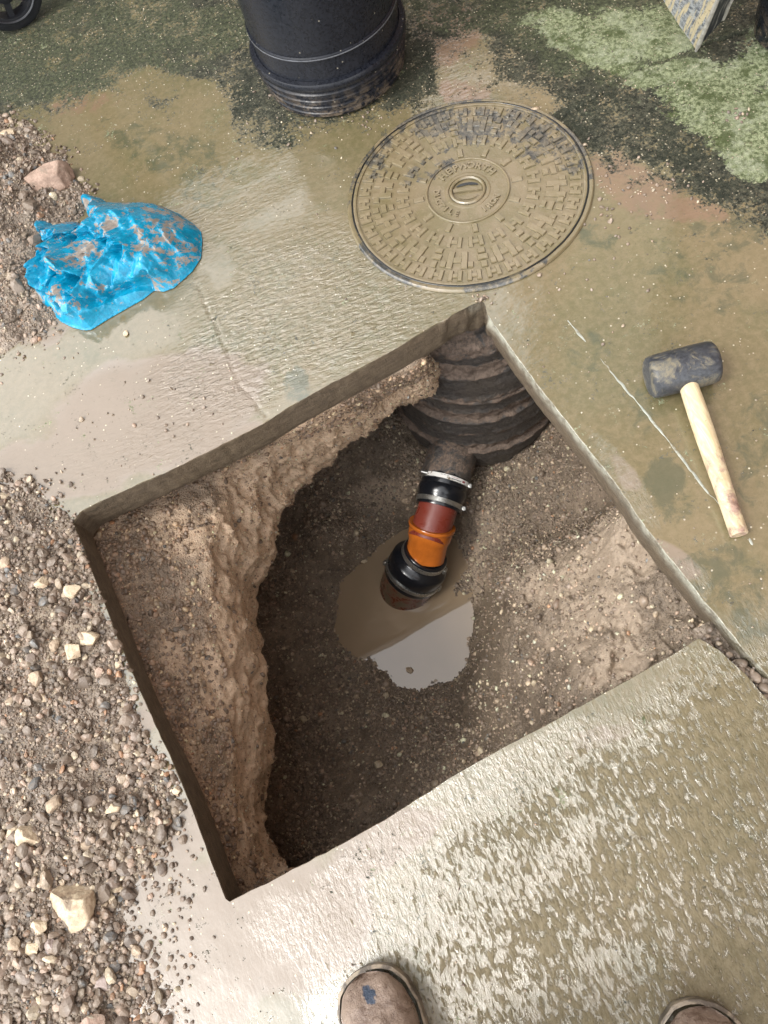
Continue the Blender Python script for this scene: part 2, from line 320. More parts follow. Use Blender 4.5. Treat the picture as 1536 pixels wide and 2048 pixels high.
# ------------------------------------------------------------ pavement
def blobs(pp, L_, wob=None):
    r = np.zeros(len(pp))
    for b in L_:
        x, y, rx, ry = b[:4]; a = R(b[4]) if len(b) > 4 else 0; s = b[5] if len(b) > 5 else 1
        dx, dy = pp[:, 0]-x, pp[:, 1]-y; u = (dx*math.cos(a)+dy*math.sin(a))/rx; v = (-dx*math.sin(a)+dy*math.cos(a))/ry
        r = np.maximum(r, s*(1-sst(np.sqrt(u*u+v*v), .55, 1.25)))
    return r
def interp_curve(x, pts):
    p = np.array(pts, float); return np.interp(x, p[:, 0], p[:, 1])
def slab_attrs(P3):
    pp = project(P3); w3 = np.c_[P3[:, :2], np.zeros(len(P3))]
    wob = np.stack([fbm(w3, 9, 4, 21), fbm(w3, 9, 4, 31)], -1)*26; pw = pp+wob
    x, y = pw[:, 0], pw[:, 1]
    edge = interp_curve(x, [(-400, 330), (0, 235), (120, 215), (230, 165), (330, 215), (430, 200), (480, 290), (560, 300), (640, 250), (720, 250), (850, 225), (900, 200), (1000, 205), (1080, 240), (1150, 300), (1210, 340), (1330, 370), (1430, 420), (1536, 470), (1800, 520), (2600, 700)])
    dark = (1-sst(y-edge, -60, 50))*(.80+.35*fbm(w3, 5, 3, 35))
    dark *= 1-.75*blobs(pw, [(930, 140, 60, 100), (1000, 200, 120, 30)])
    dark = np.maximum(dark, .62*blobs(pw, [(545, 270, 70, 45), (800, 300, 60, 40), (960, 290, 130, 60), (880, 325, 60, 30, -30)]))
    dark *= 1-.8*blobs(pw, [(330, 170, 90, 30), (390, 215, 70, 50)])
    green = np.maximum(blobs(pw, [(200, 60, 260, 120), (120, 150, 240, 70), (400, 60, 130, 60), (1150, 30, 330, 60), (860, 20, 60, 40), (1250, 90, 280, 90, 0, .7)]), 0)
    moss = blobs(pw, [(1180, 85, 130, 45, 25), (1290, 60, 120, 60), (1330, 150, 100, 40, -10), (1430, 215, 130, 70, 20), (1520, 250, 120, 110), (1420, 170, 110, 50), (1500, 330, 60, 40), (1400, 215, 30, 40), (1110, 50, 90, 20, 0, .7), (1250, 130, 80, 25, 10, .8), (1600, 120, 120, 90)])
    clay = blobs(pw, [(890, 70, 75, 85, 0, .95), (1010, 60, 35, 20, 0, .8), (1270, 370, 130, 50, 20, .85), (1350, 420, 130, 40, 10, .8), (170, 210, 90, 35, -10, .6), (930, 180, 60, 30, 0, .8), (1230, 330, 40, 60, 0, .6)])
    stain = blobs(pw, [(1325, 955, 45, 50, 0, .95), (1340, 1010, 60, 30, 0, .6), (1200, 900, 30, 60, 0, .4), (1460, 470, 90, 60, 0, .55), (1200, 470, 60, 30, 0, .6), (1400, 560, 120, 60, 0, .5), (1180, 700, 60, 50, 0, .5),
        (1430, 1150, 120, 90, 0, .62), (1500, 1240, 60, 60, 0, .62), (330, 300, 150, 60, 20, .55), (400, 380, 60, 50, 0, .5), (1290, 820, 50, 60, 0, .5), (600, 770, 28, 40, 0, .9), (1520, 900, 60, 160, 0, .5)])
    silt = blobs(pw, [(300, 830, 260, 120, -20), (450, 900, 150, 50, -25), (120, 940, 160, 60, 0), (380, 1900, 190, 220, 0, 1), (500, 1800, 110, 60, -30), (590, 1860, 190, 150, -25, .85), (760, 1700, 200, 60, -30, .7), (350, 1700, 50, 160, 25), (280, 1470, 30, 120, 25), (1350, 1120, 70, 35, 50, .9), (1440, 1060, 60, 60, 0, 0),
        (1180, 1480, 120, 30, -30, .5), (60, 640, 90, 60, 0), (1250, 950, 22, 60, -35, .6)])
    rip = np.zeros(len(P3))+.07
    rip = np.maximum(rip, blobs(pw, [(640, 610, 320, 170, -12, 1), (480, 720, 190, 110, -20, 1), (760, 640, 140, 80, -25, .9), (850, 590, 200, 50, -20, .6), (420, 820, 260, 70, -25, .42), (250, 900, 200, 60, -20, .22), (520, 520, 160, 60, 20, .8), (420, 370, 90, 30, 20, .3), (480, 410, 140, 25, -20, .6)]))
    rip = np.maximum(rip, blobs(pw, [(1150, 1700, 420, 260, -20, 1), (1480, 1750, 200, 300, 0, 1.0), (1350, 1450, 160, 120, -30, .8), (800, 1760, 260, 120, -30, .7), (1000, 1950, 380, 140, 0, .85), (600, 1850, 120, 90, 0, .35), (1500, 1850, 200, 260, 0, .55)]))
    rip = np.maximum(rip, blobs(pw, [(1000, 1540, 320, 40, -29, .75), (1370, 1160, 60, 40, 50, .6), (1250, 960, 25, 120, -37, .5), (1320, 1300, 60, 40, -30, .8)]))
    rip *= 1-.85*blobs(pw, [(260, 680, 150, 75, -15), (300, 320, 160, 70, 10), (110, 790, 110, 80, 0), (430, 520, 40, 60, 0)])
    lower = sst(y+.57*x, 1950, 2250); gx = sst(x-.15*(y-1600), 700, 1450)
    brown = lower*(.27+.42*gx+.16*sst(y, 1750, 2000)*sst(x, 600, 800)+.10*fbm(w3, 4, 3, 47))*sst(x, 480, 760)
    brown = np.maximum(brown, .16*blobs(pw, [(700, 570, 300, 110, -12), (480, 560, 90, 50, 0, .8)])); brown = np.maximum(brown, .18*rip*(1-lower)); brown = np.clip(brown, 0, .78)
    rip = np.maximum(rip, lower*.9*sst(x, 520, 800))
    return dict(brown=brown, pale=rip*0, dark=dark, green=green, moss=moss, clay=clay, stain=stain, silt=silt, rip=rip)
def slab_z(P2):
    w3 = np.c_[P2, np.zeros(len(P2))]
    return fbm(w3, 3, 3, 41)*.0022 + fbm(w3, 22, 3, 43)*.0005
def cracks(P2, z):
    for pts, d, wd in (([(395, 575), (425, 640), (455, 700), (480, 770), (530, 830), (545, 850)], .004, .004), ([(1125, 235), (1190, 195), (1250, 150), (1330, 115), (1420, 85), (1500, 62)], .010, .0055),
                       ([(240, 455), (310, 500), (395, 575)], .0015, .004)):
        c = resample(np.array([G(*p)[:2] for p in pts]), .006, False); c = c+np.stack([vn(np.c_[c*60, c[:, :1]*0], 3), vn(np.c_[c*60, c[:, :1]*0+5], 3)], -1)*.004
        lo, hi = c.min(0)-.02, c.max(0)+.02; sel = np.where(((P2 > lo) & (P2 < hi)).all(1))[0]
        dd = np.full(len(sel), 9.)
        for q in c: dd = np.minimum(dd, np.linalg.norm(P2[sel]-q, axis=1))
        z[sel] -= d*(1-sst(dd, .0, wd))
    # shallow worn saw scores
    return z
allV, allF, at = [], [], None
P2, Fq = cutgrid(-1.0, 1.6, -.5, 2.9, .0045, RIM)
Z = cracks(P2, slab_z(P2)); V1 = np.c_[P2, Z]; A1 = slab_attrs(V1); A1['face'] = np.zeros(len(V1))
big, bF = [], []
# far apron of paving out to the edges of the yard
for (x0, x1, y0, y1) in ((-40, 40, 2.9, 40), (-40, 40, -40, -.5), (-40, -1.0, -.5, 2.9), (1.6, 40, -.5, 2.9)):
    n0 = len(big); big += [(x0, y0, 0), (x1, y0, 0), (x1, y1, 0), (x0, y1, 0)]; bF.append((n0, n0+1, n0+2, n0+3))
big = np.array(big, float); AB_ = {k: np.full(len(big), .5 if k in('dark', 'green') else (0. if k != 'rip' else .1)) for k in A1}; AB_['face'][:] = 0
# sawn edge of the slab: a rounded arris, the face and a turned-under foot
nr = len(RIM); c2 = np.roll(RIM, -2, 0)-np.roll(RIM, 2, 0); nrm = np.stack([-c2[:, 1], c2[:, 0]], -1); nrm /= np.linalg.norm(nrm, axis=1)[:, None]+1e-9
tst = RIM+nrm*.006; flip = inside(tst, RIM).mean() > .5; nin = nrm if flip else -nrm        # points into the hole
rimz = slab_z(RIM); rows = []; wr = np.c_[RIM*25, RIM[:, :1]*0]
thick = .082+.009*fbm(wr, .25, 3, 50)
chip = np.clip(fbm(wr, 1.0, 4, 52), 0, 1)*.006
RP = project(np.c_[RIM, rimz])
rough_c = blobs(RP, [(930, 620, 70, 40), (975, 620, 20, 30)])
for t, inn in ((0, 0), (.012, .0010), (.04, .0012), (.15, .0014), (.3, .002), (.45, .002), (.6, .0018), (.75, .0015), (.88, .001), (.97, -.002), (1.0, -.012), (1.02, -.05), (1.02, -.09)):
    w3 = np.c_[RIM, np.full(nr, -t*.1)]
    dn = fbm(w3*[1, 1, 3], 60, 4, 61)*.0007*(t > .05)+fbm(w3, 9, 3, 62)*.0012*(t > .05)*t + rough_c*fbm(w3, 30, 4, 63)*.016*(t > .01)
    xy = RIM+nin*(inn+dn)[:, None]
    rows.append(np.c_[xy, rimz-t*thick-(chip*(t > 0) if t < .1 else 0)])
V2 = np.concatenate(rows); F2 = gridfaces(len(rows), nr, True)
if not flip: F2 = F2[:, ::-1]
A2 = slab_attrs(V2); A2['face'] = np.repeat(np.array([0, .9, 1]+[1.]*(len(rows)-3)), nr); A2['dark'][:] = 0; A2['moss'][:] = 0; A2['rip'] *= (1-A2['face'])
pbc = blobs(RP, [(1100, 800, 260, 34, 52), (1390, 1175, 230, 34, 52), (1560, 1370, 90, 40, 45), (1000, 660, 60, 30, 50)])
A2['pale'] = (np.array([.5, 1, 1, .9, .25]+[0]*(len(rows)-5))[:, None]*pbc[None]).ravel(); n1, n2 = len(V1), len(V2)  # bright highlight along the right slab's lip, painted as pale upper rows
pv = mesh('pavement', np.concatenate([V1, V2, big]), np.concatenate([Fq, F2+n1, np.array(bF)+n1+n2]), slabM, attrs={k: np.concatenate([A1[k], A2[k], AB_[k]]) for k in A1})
tag(pv, kind='structure')

# ------------------------------------------------------------ pit floor (height field) and water
WZ = -.925
ctl = [ # px, py, z
 (700,1150,-.935),(690,1200,-.93),(675,1262,-.93),(700,1300,-.93),(745,1322,-.93),(785,1352,-.93),(805,1374,-.93),(835,1376,-.93),(882,1358,-.93),(926,1290,-.93),(944,1240,-.93),(940,1205,-.93),(905,1190,-.93),(920,1130,-.93),(905,1080,-.925),
 (745,1108,-.93),(790,1072,-.925),(830,1040,-.9),
 (830,1290,-1.02),(800,1230,-1.05),(870,1230,-1.02),(760,1180,-1.02),(860,1150,-1.0),(815,1180,-1.06),
 (620,1250,-.88),(560,1200,-.86),(640,1130,-.885),(600,1080,-.86),(560,1320,-.87),(620,1380,-.88),(560,1480,-.86),(580,1600,-.82),(560,1690,-.76),(620,1680,-.72),
 (700,1380,-.90),(760,1430,-.885),(840,1440,-.86),(900,1420,-.84),(690,1500,-.83),(760,1560,-.72),(700,1620,-.68),(860,1530,-.66),(940,1430,-.74),(940,1500,-.58),(1000,1430,-.52),
 (975,1190,-.885),(975,1260,-.80),(955,1320,-.86),(1000,1180,-.57),(1000,1230,-.50),(1000,1300,-.50),(1020,1140,-.48),(1080,1110,-.46),(1130,1085,-.42),(1180,1075,-.34),(1235,1045,-.20),(1260,1060,-.16),
 (1060,1200,-.46),(1060,1300,-.42),(1140,1180,-.34),(1150,1280,-.28),(1230,1150,-.22),(1240,1250,-.18),(1330,1220,-.13),(1320,1150,-.12),(1390,1265,-.10),(1300,1310,-.13),(1200,1370,-.18),(1100,1420,-.30),(1040,1470,-.42),
 (990,1130,-.86),(1000,1080,-.84),(950,1060,-.87),(1060,1070,-.80),(1110,1045,-.76),(1160,1040,-.70),(1205,1015,-.62),(940,1000,-.80),(1000,990,-.78),(1070,980,-.74),(1140,960,-.66),(1190,970,-.58),(1100,900,-.68),(1060,900,-.74),(1000,930,-.77),
 (760,1010,-.85),(700,1020,-.86),(820,985,-.80),(640,1010,-.84),(700,940,-.80),(780,900,-.78),(740,860,-.74),(800,940,-.78),(850,940,-.77),(840,880,-.77),(700,880,-.74),(900,930,-.78),(650,960,-.82),
]
C = np.array([G(*c) for c in ctl])
extra = np.array([(.15, 1.2, -.75), (.45, 1.25, -.7), (.65, 1.0, -.6), (-.2, .95, -.8), (-.45, .75, -.8), (-.5, .5, -.85), (-.55, .3, -.8), (-.5, .05, -.7), (-.2, -.1, -.5), (.1, -.1, -.3), (.35, .05, -.12), (.55, .25, -.1), (.55, .5, -.15), (.6, .75, -.45)])
C = np.vstack([C, extra])
def tps(Pc, zc, Q, lam=2e-5):
    def k(d): return np.where(d > 0, d*d*np.log(d+1e-12), 0)
    n = len(Pc); K = k(np.linalg.norm(Pc[:, None]-Pc[None], axis=2))+lam*np.eye(n); T = np.c_[np.ones(n), Pc]
    S = np.linalg.solve(np.block([[K, T], [T.T, np.zeros((3, 3))]]), np.r_[zc, np.zeros(3)])
    out = np.zeros(len(Q))
    for s in range(0, len(Q), 20000):
        q = Q[s:s+20000]; out[s:s+20000] = k(np.linalg.norm(q[:, None]-Pc[None], axis=2))@S[:n]+np.c_[np.ones(len(q)), q]@S[n:]
    return out
st = .0035; xs = np.arange(-.80, 1.05, st); ys = np.arange(-.12, 1.75, st); X, Y = np.meshgrid(xs, ys); Q = np.stack([X.ravel(), Y.ravel()], -1)
def floor_base(Q): return np.clip(tps(C[:, :2], C[:, 2], Q, 4e-4), -1.06, -.085)
def floor_full(Q):
    z = floor_base(Q); w3 = np.c_[Q, z*.6]
    pq = project(np.c_[Q, z])
    mound = sst(z, -.6, -.35)
    smooth_ = blobs(pq, [(985, 1280, 45, 110, 10), (960, 1440, 80, 50, -20, .7), (700, 1520, 80, 60, 0, .5)])
    d = fbm(w3, 9, 3, 71)*.022 + fbm(w3, 30, 4, 73)*.013*(1-.6*smooth_) + fbm(w3, 110, 3, 75)*.0055*(1-.7*smooth_)
    d += (fbm(w3, 12, 5, 77, .6, ridge=True)-.2)*.036*mound + fbm(w3, 45, 4, 78, .6)*.012*mound
    near = np.exp(-((z-WZ)/.035)**2)
    return z+d*(1-.45*near)-.0, mound, smooth_, pq
Zf, mound, smf, pq = floor_full(Q)
dd, _ = nearest(Q, POLY); ins = inside(Q, POLY); px_, py_ = pq[:, 0], pq[:, 1]
out_ = np.where(ins, 0, dd)
# beyond the slab edge the ground closes up to the slab's underside
Bw = G(960, 608)[:2]; Aw = G(150, 1030)[:2]; Cw = G(1397, 1277)[:2]
def sidef(P, a, b): d = b-a; return ((P[:, 0]-a[0])*d[1]-(P[:, 1]-a[1])*d[0])/np.linalg.norm(d)
bAB = -sidef(Q, Aw, Bw); bBC = sidef(Q, Cw, Bw)
reach = np.where(Q[:, 0] < -.25, .22, .05); reach = np.where((bBC > -.01) & (Q[:, 1] > .35), .05+.40*sst(Q[:, 1], .35, .6), reach); reach = np.where(bAB > -.01, .55, reach)
Zf = Zf+(-.088-Zf)*sst(out_, reach*.8, reach*.8+.05)
Vf = np.c_[Q, Zf]
clay = np.clip(.15+.85*mound*sst(fbm(Vf, 7, 4, 81), -.25, .35)-.2*smf + .35*sst(fbm(Vf, 6, 4, 83), .18, .5), 0, 1)
clay = np.maximum(clay, blobs(pq, [(1270, 1110, 60, 40, 50, 1), (1150, 1150, 150, 60, -20, .8), (760, 985, 60, 40, 0, .7), (940, 1110, 40, 60, 0, .75), (960, 1180, 40, 40, 0, .6), (960, 1060, 60, 60, 0, .5)]))
pf = mesh('soil', Vf, gridfaces(len(ys), len(xs)), pitM, attrs=dict(clay=clay))
tag(pf, kind='structure')
wm = M('muddy_water'); n_ = wm.noise(9, 2, .5)
waterM = wm.fin(wm.mix(wm.ramp(n_, .3, .7), (.25, .185, .118), (.27, .20, .13)), .015, wm.bump(wm.noise(14, 2, .4), .10, .0008), 1.75)
c0 = G(810, 1230, WZ)
a = np.linspace(0, 2*np.pi, 48, endpoint=False)
Vw = np.r_[[c0], np.c_[c0[0]+.30*np.cos(a), c0[1]+.30*np.sin(a), np.full(48, WZ)]]
wa = mesh('water', Vw, np.array([(0, i+1, (i+1) % 48+1) for i in range(48)]), waterM); tag(wa, kind='structure')

# ------------------------------------------------------------ clay and gravel shelf on the left with its undercut lip
stn = [ # slab foot, mid, brow, lip (pixels)
 ((470,1822),(510,1800),(560,1772),(600,1742)), ((452,1795),(482,1775),(515,1750),(556,1722)), ((415,1700),(440,1690),(480,1675),(532,1662)), ((362,1560),(395,1545),(455,1530),(527,1545)),
 ((308,1435),(355,1420),(435,1405),(530,1412)), ((262,1330),(325,1305),(425,1285),(519,1292)), ((224,1235),(295,1205),(412,1185),(512,1195)), ((192,1150),(280,1115),(412,1090),(530,1120)),
 ((166,1080),(262,1055),(420,1020),(553,1058)), ((185,1032),(280,1005),(425,968),(572,1008)), ((300,985),(365,965),(462,935),(600,972)), ((420,930),(455,922),(535,895),(640,930)),
 ((545,878),(575,875),(625,868),(700,884)), ((650,822),(675,825),(705,830),(752,846)), ((745,772),(762,778),(782,788),(806,812)), ((838,722),(848,735),(852,752),(862,782))]
zz = [(-.078, -.13, -.20, -.42)]*16
zz[0] = (-.08, -.14, -.24, -.38); zz[1] = (-.078, -.14, -.24, -.42); zz[12] = (-.078, -.13, -.22, -.40); zz[13] = (-.078, -.13, -.22, -.38); zz[14] = (-.078, -.13, -.22, -.36); zz[15] = (-.078, -.13, -.2, -.34)
rowsS = []
for s, z in zip(stn, zz):
    q = [G(*p, zc) for p, zc in zip(s, z)]
    k_ = stn.index(s); nAB = np.array([-.077, .997, 0]); nAD = np.array([-.99, -.10, 0]); wB = np.interp(k_, [6, 10], [0, 1]); outd = nAD*(1-wB)+nAB*wB; outd /= np.linalg.norm(outd)
    u_ = np.interp(stn.index(s), [0, 8, 11, 15], [1.2, 1.5, 2.6, 2.8])
    rowsS.append([q[0]+outd*.05+[0, 0, -.004], q[0]+outd*.005, q[1], q[2], .45*q[2]+.55*q[3]-outd*.012+[0, 0, .02], q[3], q[3]+outd*.02*u_+[0, 0, -.045], q[3]+outd*.075*u_+[0, 0, -.09], q[3]+outd*.14*u_+[0, 0, -.22], q[3]+outd*.14*u_+[0, 0, -.55]])
nAB = np.array([-.077, .997, 0]); last = np.array(rowsS[-1])
for a_, b_ in ((.07, .03), (.20, .03)): rowsS.append(list(last+nAB*a_+np.array([b_, 0, 0])))
CS = np.array(rowsS)                              # (16, 10, 3)
def cat(A, n):
    A = np.concatenate([2*A[:1]-A[1:2], A, 2*A[-1:]-A[-2:-1]]); t = np.linspace(0, len(A)-3-1e-6, n); i = t.astype(int); f = (t-i).reshape(-1, *([1]*(A.ndim-1)))
    p0, p1, p2, p3 = A[i], A[i+1], A[i+2], A[i+3]
    return .5*(2*p1+(p2-p0)*f+(2*p0-5*p1+4*p2-p3)*f*f+(3*p1-p0-3*p2+p3)*f**3)
NS, NV = 520, 220
S1 = cat(CS, NS); S2 = np.transpose(cat(np.transpose(S1, (1, 0, 2)), NV), (1, 0, 2))
du = np.gradient(S2, axis=0); dv = np.gradient(S2, axis=1); N_ = np.cross(du, dv); N_ /= np.linalg.norm(N_, axis=2)[..., None]+1e-9
if N_[NS//2, NV//4, 2] < 0: N_ = -N_
Vs = S2.reshape(-1, 3); Nn = N_.reshape(-1, 3); vv = np.tile(np.linspace(0, 9, NV), NS)
face_ = sst(vv, 2.4, 3.6); hide0 = sst(vv, .3, 1.4)
disp = fbm(Vs, 8, 3, 91)*.020*(.35+.65*face_) + (fbm(Vs*[1, .34, .7], 17, 5, 93, .55, True)-.25)*.030*face_ + fbm(Vs*[1, .6, 1], 60, 5, 95, .6)*.006*(.5+.5*face_) + fbm(Vs, 25, 4, 97)*.007
Vs = Vs+Nn*(disp*hide0)[:, None]
pS = project(Vs)
clayS = np.clip(face_*1.0+.5*sst(fbm(Vs, 6, 4, 99), .1, .4)-.55*blobs(pS, [(560, 900, 60, 30, -30, .6), (430, 1000, 60, 40, 0, .7)]), 0, 1)
clayS = np.maximum(clayS, blobs(pS, [(350, 1300, 40, 60, 0, .6), (380, 1480, 40, 120, 20, .55), (620, 870, 120, 40, -30, 1)]))
shf = mesh('clay_bank', Vs, gridfaces(NS, NV), shelfM, attrs=dict(clay=clayS)); tag(shf, kind='structure')

# ------------------------------------------------------------ pebbles
def ico(sub):
    bm_ = __import__('bmesh').new(); __import__('bmesh').ops.create_icosphere(bm_, subdivisions=sub, radius=1)
    V = np.array([v.co[:] for v in bm_.verts]); Fc = np.array([[v.index for v in f.verts] for f in bm_.faces]); bm_.free(); return V, Fc
I1, IF1 = ico(2); I0, IF0 = ico(1); I4, IF4 = ico(5)
PAL = np.array([(.17, .125, .092), (.21, .155, .115), (.26, .19, .14), (.145, .105, .08), (.12, .088, .066), (.27, .185, .135), (.35, .27, .19), (.44, .36, .25), (.10, .10, .10), (.32, .17, .09), (.22, .17, .14)])
def pebbles(pos, size, prob=None, sub=1, flat=(.55, .95), tint=1.0):
    Vb, Fb = (I1, IF1) if sub == 1 else (I0, IF0); n = len(pos); nv = len(Vb)
    var = []
    for k in range(12):
        v = Vb.copy()
        for _ in range(7):
            d = rng.normal(size=3); d /= np.linalg.norm(d); t = v@d; lim = rng.uniform(.55, .9); v = v-np.clip(t-lim, 0, 9)[:, None]*d
        var.append(v*(1+.10*vn(Vb*1.7+k*9, k))[:, None])
    var = np.array(var); k = rng.integers(0, 12, n)
    sc = np.stack([rng.uniform(.8, 1.3, n), rng.uniform(.75, 1.1, n), rng.uniform(*flat, n)], -1)*size[:, None]
    yaw = rng.uniform(0, 6.28, n); tl = rng.normal(0, .35, (n, 2))
    V = var[k]*sc[:, None, :]
    cz, sz = np.cos(yaw)[:, None], np.sin(yaw)[:, None]
    x, y, z = V[..., 0], V[..., 1], V[..., 2]
    z2 = z+x*tl[:, :1]+y*tl[:, 1:]; V = np.stack([x*cz-y*sz, x*sz+y*cz, z2], -1)+pos[:, None, :]
    c = np.minimum(PAL[rng.choice(len(PAL), n, p=prob)]*rng.uniform(.65, 1.3, (n, 1))*tint, .6)
    return V.reshape(-1, 3), (Fb[None]+(np.arange(n)*nv)[:, None, None]).reshape(-1, 3), np.repeat(c, nv, 0)
PAL = PAL*1.15; PAL = PAL.mean(1, keepdims=True)*.15+PAL*.85; PAL[:, 2] *= .97
PB = np.array([.17, .17, .14, .12, .08, .09, .09, .05, .04, .02, .03]); PB /= PB.sum(); PFL = np.array([.15, .15, .14, .13, .12, .06, .09, .09, .02, .01, .04]); PFL /= PFL.sum()

# ------------------------------------------------------------ spoil heaps on the paving
def heap(name, outline, hmax, seed, n_peb, lo, hi, blend=.09):
    poly = np.array([G(*p)[:2] for p in outline]); rim = resample(poly, .02)
    rim = rim+np.stack([vn(np.c_[rim*14, rim[:, :1]*0], seed), vn(np.c_[rim*14, rim[:, :1]*0+4], seed+1)], -1)*.014
    lo_, hi_ = rim.min(0)-.03, rim.max(0)+.03; s_ = .004
    xs = np.arange(lo_[0], hi_[0], s_); ys = np.arange(lo_[1], hi_[1], s_); X, Y = np.meshgrid(xs, ys); P = np.stack([X.ravel(), Y.ravel()], -1)
    def hz(P):
        d, _ = nearest(P, rim); s = np.where(inside(P, rim), d, -d); w3 = np.c_[P, np.zeros(len(P))]
        h = hmax*sst(s, -.01, blend*2.2)*(1+.5*fbm(w3, 6, 3, seed+2)) + .006*sst(s, -.004, .012)
        return h+sst(s, -.005, .03)*(fbm(w3, 18, 4, seed+3)*.42*hmax+fbm(w3, 60, 4, seed+5)*.17*hmax)-.006*(s < -.012)-.004, s
    z, s = hz(P); V = np.c_[P, z]; Fq = gridfaces(len(ys), len(xs)); Fq = Fq[(s[Fq] > -.02).all(1)]
    hin = inside(P, RIM); Fq = Fq[~hin[Fq].all(1)]; used = np.zeros(len(V), bool); used[Fq.ravel()] = True; idx = np.cumsum(used)-1
    mv = np.where(used & hin)[0]; V[mv, :2] = nearest(P[mv], RIM)[1]; nb = np.where(used)[0]; dr_ = nearest(V[nb, :2], RIM)[0]; V[nb, 2] = V[nb, 2]*sst(dr_, -.002, .012)+.0005
    clay = sst(fbm(V, 9, 4, seed+7), .05, .35)*.6
    o = mesh(name, V[used], idx[Fq], heapM, attrs=dict(clay=clay[used])); tag(o, kind='structure')
    # gravel lying on it
    Pn = rng.uniform(lo_, hi_, (n_peb*4, 2)); zn, sn = hz(Pn); w3 = np.c_[Pn, zn*0]
    dens = .30+1.0*sst(fbm(w3, 8, 5, seed+9), -.30, .1); thin = sst(sn, -.05, .03)**1.5
    k = (rng.uniform(size=len(Pn)) < dens*thin) & ~inside(Pn, POLY); Pn, zn, sn = Pn[k][:n_peb], zn[k][:n_peb], sn[k][:n_peb]
    sz = np.clip(rng.lognormal(math.log(lo), .40, len(Pn)), lo*.4, hi); bigk = rng.uniform(size=len(Pn)) < .018; sz[bigk] = rng.uniform(.0085, .015, bigk.sum()); zn = np.maximum(zn, 0)
    return np.c_[Pn, zn+sz*.3], sz, hz
H1 = [(-420, 930), (-60, 950), (40, 968), (100, 1000), (140, 1035), (170, 1130), (205, 1215), (245, 1320), (262, 1380), (300, 1470), (335, 1560), (345, 1620), (330, 1680), (300, 1720), (285, 1770), (265, 1820), (300, 1880), (290, 1950), (320, 2060), (330, 2180), (-420, 2180)]
H2 = [(-300, 200), (-40, 225), (60, 245), (110, 300), (150, 350), (175, 400), (150, 470), (110, 560), (130, 620), (95, 655), (40, 690), (-20, 730), (-300, 720)]
p1, s1, hz1 = heap('spoil_heap', H1, .035, 110, 15000, .0042, .0095)
p2, s2, hz2 = heap('spoil_heap', H2, .055, 130, 5000, .0038, .0085)
V_, F_, c_ = pebbles(np.concatenate([p1, p2]), np.concatenate([s1, s2]), PB)
ex = []
for hz_f, lo_, hi_ in ((hz1, (-1.0, -.15), (-.40, .95)), (hz2, (-.95, 1.1), (-.3, 1.95))):
    qx = rng.uniform(lo_, hi_, (60000, 2)); zx, sx2 = hz_f(qx); kx = (sx2 > -.004) & (rng.uniform(size=len(qx)) < .62*sst(sx2, -.01, .04)+.1) & ~inside(qx, POLY); ex.append(np.c_[qx, np.maximum(zx, 0)][kx])
ex = np.concatenate(ex); sx3 = np.clip(rng.lognormal(math.log(.0019), .35, len(ex)), .001, .0045)
Vx, Fx, cx_ = pebbles(ex+np.c_[sx3*0, sx3*0, sx3*.3], sx3, PB, sub=0); F_ = np.concatenate([F_, Fx+len(V_)]); V_ = np.concatenate([V_, Vx]); c_ = np.concatenate([c_, cx_])
g = mesh('gravel', V_, F_, gravM, color=c_, smooth=False); tag(g, 'loose brown and grey gravel heaped on the paving at the left', 'gravel', kind='stuff')
# gravel in the pit
k = rng.integers(0, len(Vs), 30000); vvk = vv[k]; keep = (vvk > 1.2) & (vvk < 5.5)
dens = np.where(vvk < 3.2, .28+.6*sst(fbm(Vs[k], 9, 3, 140), -.1, .25), .05)*(1-.7*blobs(pS[k], [(560, 900, 150, 60, -25), (430, 960, 90, 40, 0)]))
dens = np.maximum(dens, blobs(pS[k], [(270, 1110, 110, 90, 20, .95), (370, 1270, 70, 70, 0, .8), (340, 1190, 90, 60, 0, .9)])*(vvk < 3.4))
keep &= rng.uniform(size=len(k)) < dens; ps_ = Vs[k[keep]]; ss_ = np.clip(rng.lognormal(math.log(.0040), .33, len(ps_)), .002, .008)
qf = rng.uniform((-.60, -.05), (.85, 1.5), (95000, 2)); zf, mo_, sm_, pqf = floor_full(qf)
df, _ = nearest(qf, POLY); inf = inside(qf, POLY)
kf = (zf > WZ-.004) & (inf | (df < .34) & (qf[:, 1] > .3) | (df < .12)) & (rng.uniform(size=len(qf)) < (1-.55*sst(mo_, .2, .8))*(1-.75*sm_)*(.35+.65*sst(fbm(np.c_[qf, qf[:, :1]*0], 8, 3, 150), -.3, .2)))
pf_ = np.c_[qf, zf][kf]; sf_ = np.clip(rng.lognormal(math.log(.0030), .42, len(pf_)), .0014, .0085); bigk = rng.uniform(size=len(pf_)) < .007; sf_[bigk] = rng.uniform(.0075, .014, bigk.sum())
V_, F_, c1_ = pebbles(ps_+[0, 0, .0005], ss_, PFL, tint=np.array([1.12, 1.0, .88]))
k2 = rng.integers(0, len(Vs), 52000); k2 = k2[(vv[k2] > 1.1) & (vv[k2] < 5.6)]; s2_ = np.clip(rng.lognormal(math.log(.0013), .4, len(k2)), .0006, .0034)
Vz, Fz, cz_ = pebbles(Vs[k2], s2_, PFL, sub=0, tint=(np.array([1.25, 1.05, .88])[None]*(1+.7*face_[k2])[:, None]))
F_ = np.concatenate([F_, Fz+len(V_)]); V_ = np.concatenate([V_, Vz]); c1_ = np.concatenate([c1_, cz_]); tnt = (.78+.15*mo_[kf])[:, None]*np.array([1, .99, .95]); V3, F3, c3_ = pebbles(pf_+np.c_[sf_*0, sf_*0, sf_*.2], sf_, PFL, sub=0, tint=tnt*1.5)
